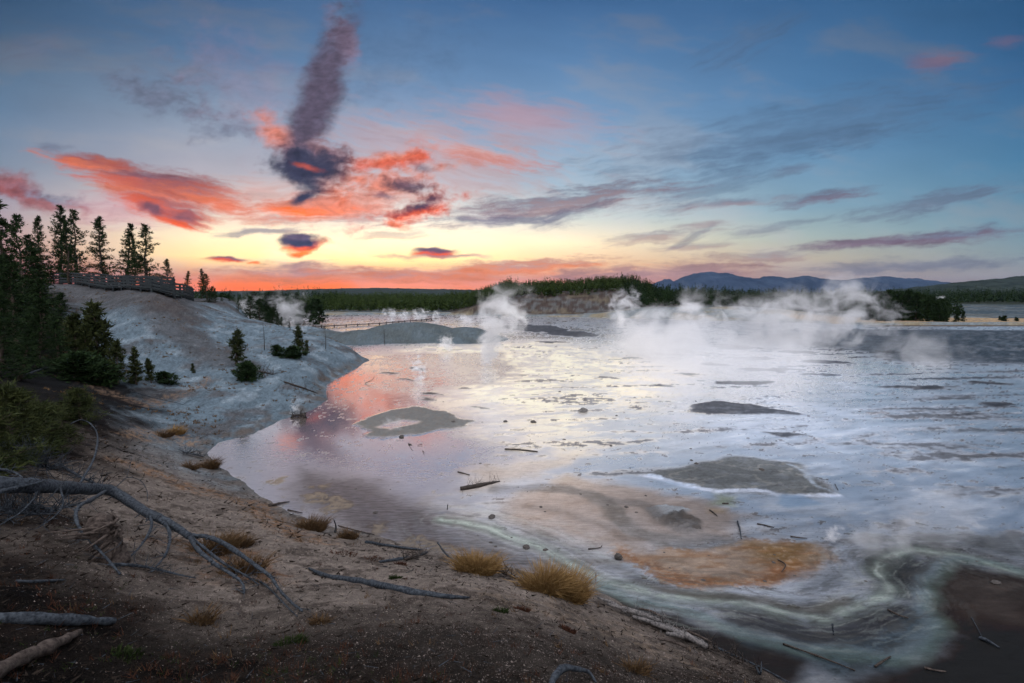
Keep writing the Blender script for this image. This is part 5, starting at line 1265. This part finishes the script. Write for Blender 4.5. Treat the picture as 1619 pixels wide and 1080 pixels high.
def small_plants(mat, n, seed, zone, hgt, lab, name, clumpv=.25):
    x, y, z, rs = scatter_xy(n, 2.7, 22, -54, 30, seed, clumpv, zone)
    k = 9; n = len(x); P = np.repeat(np.stack([x, y, z], 1), k, 0) + rs.normal(0, .022, (n * k, 3)) * [1, 1, .1]
    D = rs.normal(0, .55, (n * k, 3)); D[:, 2] = 1; L = np.repeat(hgt * rs.uniform(.4, 1.3, n), k) * rs.uniform(.5, 1.1, n * k)
    T = leaf_tris(P, D, L, L * .05 + .004, rs)
    link(name, tri_mesh(name, T, M[mat]), None, kind='stuff', label=lab, category='plants')
small_plants('redplant', 3600, 311, lambda x, y, rs: duff_zone(x, y, rs, 1.5) | (rs.rand(len(x)) < .10), .07, 'low russet plants growing through the dark litter', 'russet_plants')
small_plants('green', 1100, 312, lambda x, y, rs: duff_zone(x, y, rs, .5), .05, 'scattered low green plants in the dark litter', 'green_plants', .5)
small_plants('grass_dk', 2600, 313, lambda x, y, rs: (line_mask(x, y, on_ground([180, 215, 300, 400, 480], [700, 735, 770, 800, 850])[:, :2], .3, .9) > rs.rand(len(x)) * .9) | (line_mask(x, y, on_ground([250, 330, 400], [850, 870, 915])[:, :2], .15, .5) > rs.rand(len(x))) | (rs.rand(len(x)) < .03), .09, 'rusty dead grass spread over the bank', 'dead_grass', 0)
def hill_scrub():
    rs = np.random.RandomState(320); px = rs.uniform(60, 560, 4200); Yv = rs.uniform(20, 52, 4200); x = (px - 809.5) / 810 * Yv; y = Yv
    k = (basin_sd(x, y) > .3) & (fbm(x / 3, y / 3, 4, 321) > rs.uniform(-.05, .45, 4200)); x = x[k]; y = y[k]; z = height(x, y); m = 7; n = len(x)
    P = np.repeat(np.stack([x, y, z], 1), m, 0) + rs.normal(0, .05, (n * m, 3)) * [1, 1, .1]; D = rs.normal(0, .6, (n * m, 3)); D[:, 2] = .8
    L = np.repeat(rs.uniform(.04, .16, n), m); T = leaf_tris(P, D, L, L * .3, rs)
    link('hill_scrub', tri_mesh('hill_scrub', T, M['grass_dk']), None, kind='stuff', label='thin dark scrub dotting the pale left hill', category='scrub')
hill_scrub()

# ------------------------------------------------------------------ steam
def steam(px, py, top, wpx, lab, dens=.8, lean=0.0, w0=.35, nscale=None, thr=.46, depth=None, Y=None, name='steam_plume', soft=.12, seedv=0, fade=.55, step=None, group='steam rising from the hot pools', hard=None, col=(.95, .95, .96)):
    """a puff of steam: a closed hull filled with a noisy volume; px/py foot, top and width read off the photo"""
    b = at_plane(px, py); 
    if Y is not None: b = ground_pt(px, Y)
    dist = b[1]; h = at_y(px, top, dist)[2] - b[2]; rx = wpx / 810 * dist / 2 * 1.15; ry = depth or rx * .9
    lx = lean * h
    n = 20; V = []; F = []
    for k in range(7):
        t = k / 6; w = (w0 + (1 - w0) * t ** .7) * 1.5
        for j in range(n):
            a = j / n * 6.283; V.append((lx * t + rx * w * math.cos(a), ry * w * math.sin(a), t * h * 1.12))
    for k in range(6):
        for j in range(n): F.append((k * n + j, k * n + (j + 1) % n, (k + 1) * n + (j + 1) % n, (k + 1) * n + j))
    F.append(tuple(range(n))[::-1]); F.append(tuple(6 * n + j for j in range(n)))
    m = bpy.data.materials.new('steam'); m.use_nodes = True; t = NT(m.node_tree); t.t.nodes.clear()
    tc = t.n('ShaderNodeTexCoord').outputs['Object']; s = t.n('ShaderNodeSeparateXYZ'); t.put(s.inputs[0], tc)
    sc_ = nscale or 2.4 / max(rx, .2)
    wv_ = t.v('SUBTRACT', t.noise(t.v('ADD', tc, (seedv * 5.1, 2.2 * seedv, 1.0)), sc_ * .55, 3, .5, 0, 1), (.5, .5, .5))
    tw_ = t.v('ADD', tc, t.v('MULTIPLY', wv_, (rx * 1.3, ry * 1.1, min(h, 4 * rx) * .4)))
    s = t.n('ShaderNodeSeparateXYZ'); t.put(s.inputs[0], tw_)
    zt = t.m('DIVIDE', s.outputs[2], h, clamp=True)
    xx = t.m('DIVIDE', t.m('SUBTRACT', s.outputs[0], t.m('MULTIPLY', zt, lx)), rx); yy = t.m('DIVIDE', s.outputs[1], ry)
    w = t.m('MULTIPLY_ADD', t.m('POWER', t.m('MAXIMUM', zt, .0001), .7), 1 - w0, w0)
    rr = t.m('DIVIDE', t.m('SQRT', t.m('ADD', t.m('MULTIPLY', xx, xx), t.m('MULTIPLY', yy, yy))), w)
    v = t.v('ADD', tc, (seedv * 13.7 + 3, seedv * 7.1, -seedv * 3.3)); v = t.v('MULTIPLY', v, (.9, .9, 1.15))
    nz = t.noise(v, sc_, 6, .62, .7)
    thr_ = t.m('ADD', t.m('MULTIPLY', t.m('POWER', rr, 1.8), .22), t.m('MULTIPLY_ADD', t.m('POWER', zt, 2.2), .13, thr - .07))
    e = t.m('SUBTRACT', nz, thr_)
    d = t.mr(e, 0.0, soft, 0, 1)
    d = t.m('MULTIPLY', d, t.mr(rr, 1.25, .5, 0, 1)); d = t.m('MULTIPLY', d, t.mr(zt, 1.0, fade, 0, 1)); d = t.m('MULTIPLY', d, t.mr(zt, 0.0, .05, .5, 1))
    pv = t.n('ShaderNodeVolumePrincipled'); pv.inputs['Color'].default_value = (*col, 1); pv.inputs['Anisotropy'].default_value = .25
    t.put(pv.inputs['Density'], t.m('MULTIPLY', d, dens))
    o = t.n('ShaderNodeOutputMaterial'); t.t.links.new(pv.outputs[0], o.inputs['Volume'])
    ob = link(name, idx_mesh(name, V, F, m, False), None, label=lab, category='steam', group=group)
    ob.location = (b[0], b[1], b[2] + .015)
    return ob
STEAM = [
    # foot x, foot y, top y, width, label, options
    (769, 578, 436, 124, 'tall steam plume rising from one vent left of centre of the flats', dict(dens=2.0, lean=.26, w0=.13, seedv=1, thr=.41, fade=.35)),
    (664, 602, 542, 44, 'small steam puff over the bright pool left of the tall plume', dict(dens=1.8, w0=.4, seedv=2, lean=-.1)),
    (706, 556, 524, 40, 'small pale puff at the front of the low mound', dict(dens=1.3, w0=.5, seedv=3)),
    (452, 530, 446, 86, 'pinkish steam column behind the crest of the left hill', dict(dens=.55, w0=.4, seedv=34, Y=62, thr=.42)),
    (392, 520, 452, 60, 'faint steam between the pines over the left crest', dict(dens=.35, w0=.5, seedv=5, Y=74, thr=.42)),
    (618, 508, 484, 36, 'small far steam puff left of the far shore woods', dict(dens=.8, w0=.5, seedv=6)),
    (640, 507, 488, 26, 'tiny far steam puff in the middle of the far shore', dict(dens=.8, w0=.5, seedv=7)),
    (664, 508, 485, 34, 'far steam puff before the far green pines', dict(dens=.8, w0=.5, seedv=8)),
    (690, 508, 487, 26, 'thin far steam puff near the foot of the bluff', dict(dens=.6, w0=.5, seedv=9)),
    (740, 512, 492, 50, 'low far steam just left of the tall plume', dict(dens=.5, w0=.6, seedv=10)),
    (985, 508, 446, 70, 'steam column at the left end of the big steam bank', dict(dens=.42, w0=.6, seedv=11, lean=.1)),
    (1035, 566, 476, 150, 'bright low billow at the left front of the steam bank', dict(dens=.55, w0=.8, seedv=12, thr=.40)),
    (1105, 560, 440, 130, 'tall billow under the mountain in the steam bank', dict(dens=.50, w0=.6, seedv=13, thr=.42)),
    (1180, 548, 456, 120, 'middle billow of the steam bank', dict(dens=.45, w0=.8, seedv=14, thr=.42)),
    (1245, 552, 446, 130, 'dense billow right of the middle of the steam bank', dict(dens=.50, w0=.75, seedv=15, thr=.41)),
    (1315, 548, 420, 130, 'tallest billow at the right of the steam bank', dict(dens=.50, w0=.6, seedv=16, thr=.41, lean=.12)),
    (1385, 530, 450, 90, 'thin billow at the right end of the steam bank', dict(dens=.22, w0=.6, seedv=17)),
    (1110, 590, 505, 360, 'low mist spread under the steam bank', dict(dens=.13, w0=.95, seedv=18, thr=.36, depth=12, name='mist')),
    (1440, 580, 515, 150, 'faint veil of steam over the dark rippled water', dict(dens=.13, w0=.8, seedv=19, thr=.40, name='mist')),
    (1500, 850, 770, 220, 'faint low vapour over the blue flats at the right edge', dict(dens=.30, w0=.85, seedv=28, thr=.44, name='mist')),
    (1085, 640, 572, 130, 'thin mist patch above the long dark islet', dict(dens=.14, w0=.8, seedv=20, thr=.42, name='mist')),
    (770, 670, 585, 90, 'very faint mist hanging below the tall plume', dict(dens=.16, w0=.7, seedv=21, thr=.42, name='mist')),
    (930, 660, 590, 110, 'very faint mist over the bright flats at centre', dict(dens=.12, w0=.8, seedv=22, thr=.42, name='mist')),
    (1312, 858, 826, 46, 'small white puff at the right end of the orange patch', dict(dens=3.5, w0=.3, seedv=23, lean=.3)),
    (1385, 872, 818, 130, 'thin vapour drifting right of the orange patch', dict(dens=.65, w0=.8, seedv=24, thr=.42, name='mist')),
    (618, 680, 655, 60, 'thin vapour over the crust ring', dict(dens=.9, w0=.6, seedv=25)),
    (458, 650, 626, 26, 'tiny steam wisp on the shore of the bay', dict(dens=1.6, w0=.4, seedv=26, Y=25)),
    (1488, 482, 462, 24, 'tiny white steam jet on the far right plain', dict(dens=.35, w0=.4, seedv=27, Y=230)),
]
for px, py, top, w, lab, kw in STEAM:
    kw = dict(kw); kw['dens'] *= 1.1 if kw.get('name') == 'mist' else (2.4 if w < 50 else 1.15); kw.setdefault('soft', .22)
    steam(px, py, top, w, lab, **kw)

# ------------------------------------------------------------------ the evening air
def haze():
    t = Tubes(); x0, x1, y0, y1, z0, z1 = -9800, 9800, -9000, 9600, -18, 330
    V = [(x, y, z) for z in (z0, z1) for x, y in ((x0, y0), (x1, y0), (x1, y1), (x0, y1))]
    F = [(3, 2, 1, 0), (4, 5, 6, 7), (0, 1, 5, 4), (1, 2, 6, 5), (2, 3, 7, 6), (3, 0, 4, 7)]
    m = bpy.data.materials.new('haze'); m.use_nodes = True; t = NT(m.node_tree); t.t.nodes.clear()
    pv = t.n('ShaderNodeVolumePrincipled'); pv.inputs['Color'].default_value = (.42, .64, 1.0, 1); pv.inputs['Density'].default_value = 2.0e-5; pv.inputs['Anisotropy'].default_value = .2
    o = t.n('ShaderNodeOutputMaterial'); t.t.links.new(pv.outputs[0], o.inputs['Volume'])
    link('haze', idx_mesh('haze', V, F, m, False), None, kind='stuff', label='thin blue evening haze over the whole basin', category='haze')
haze()
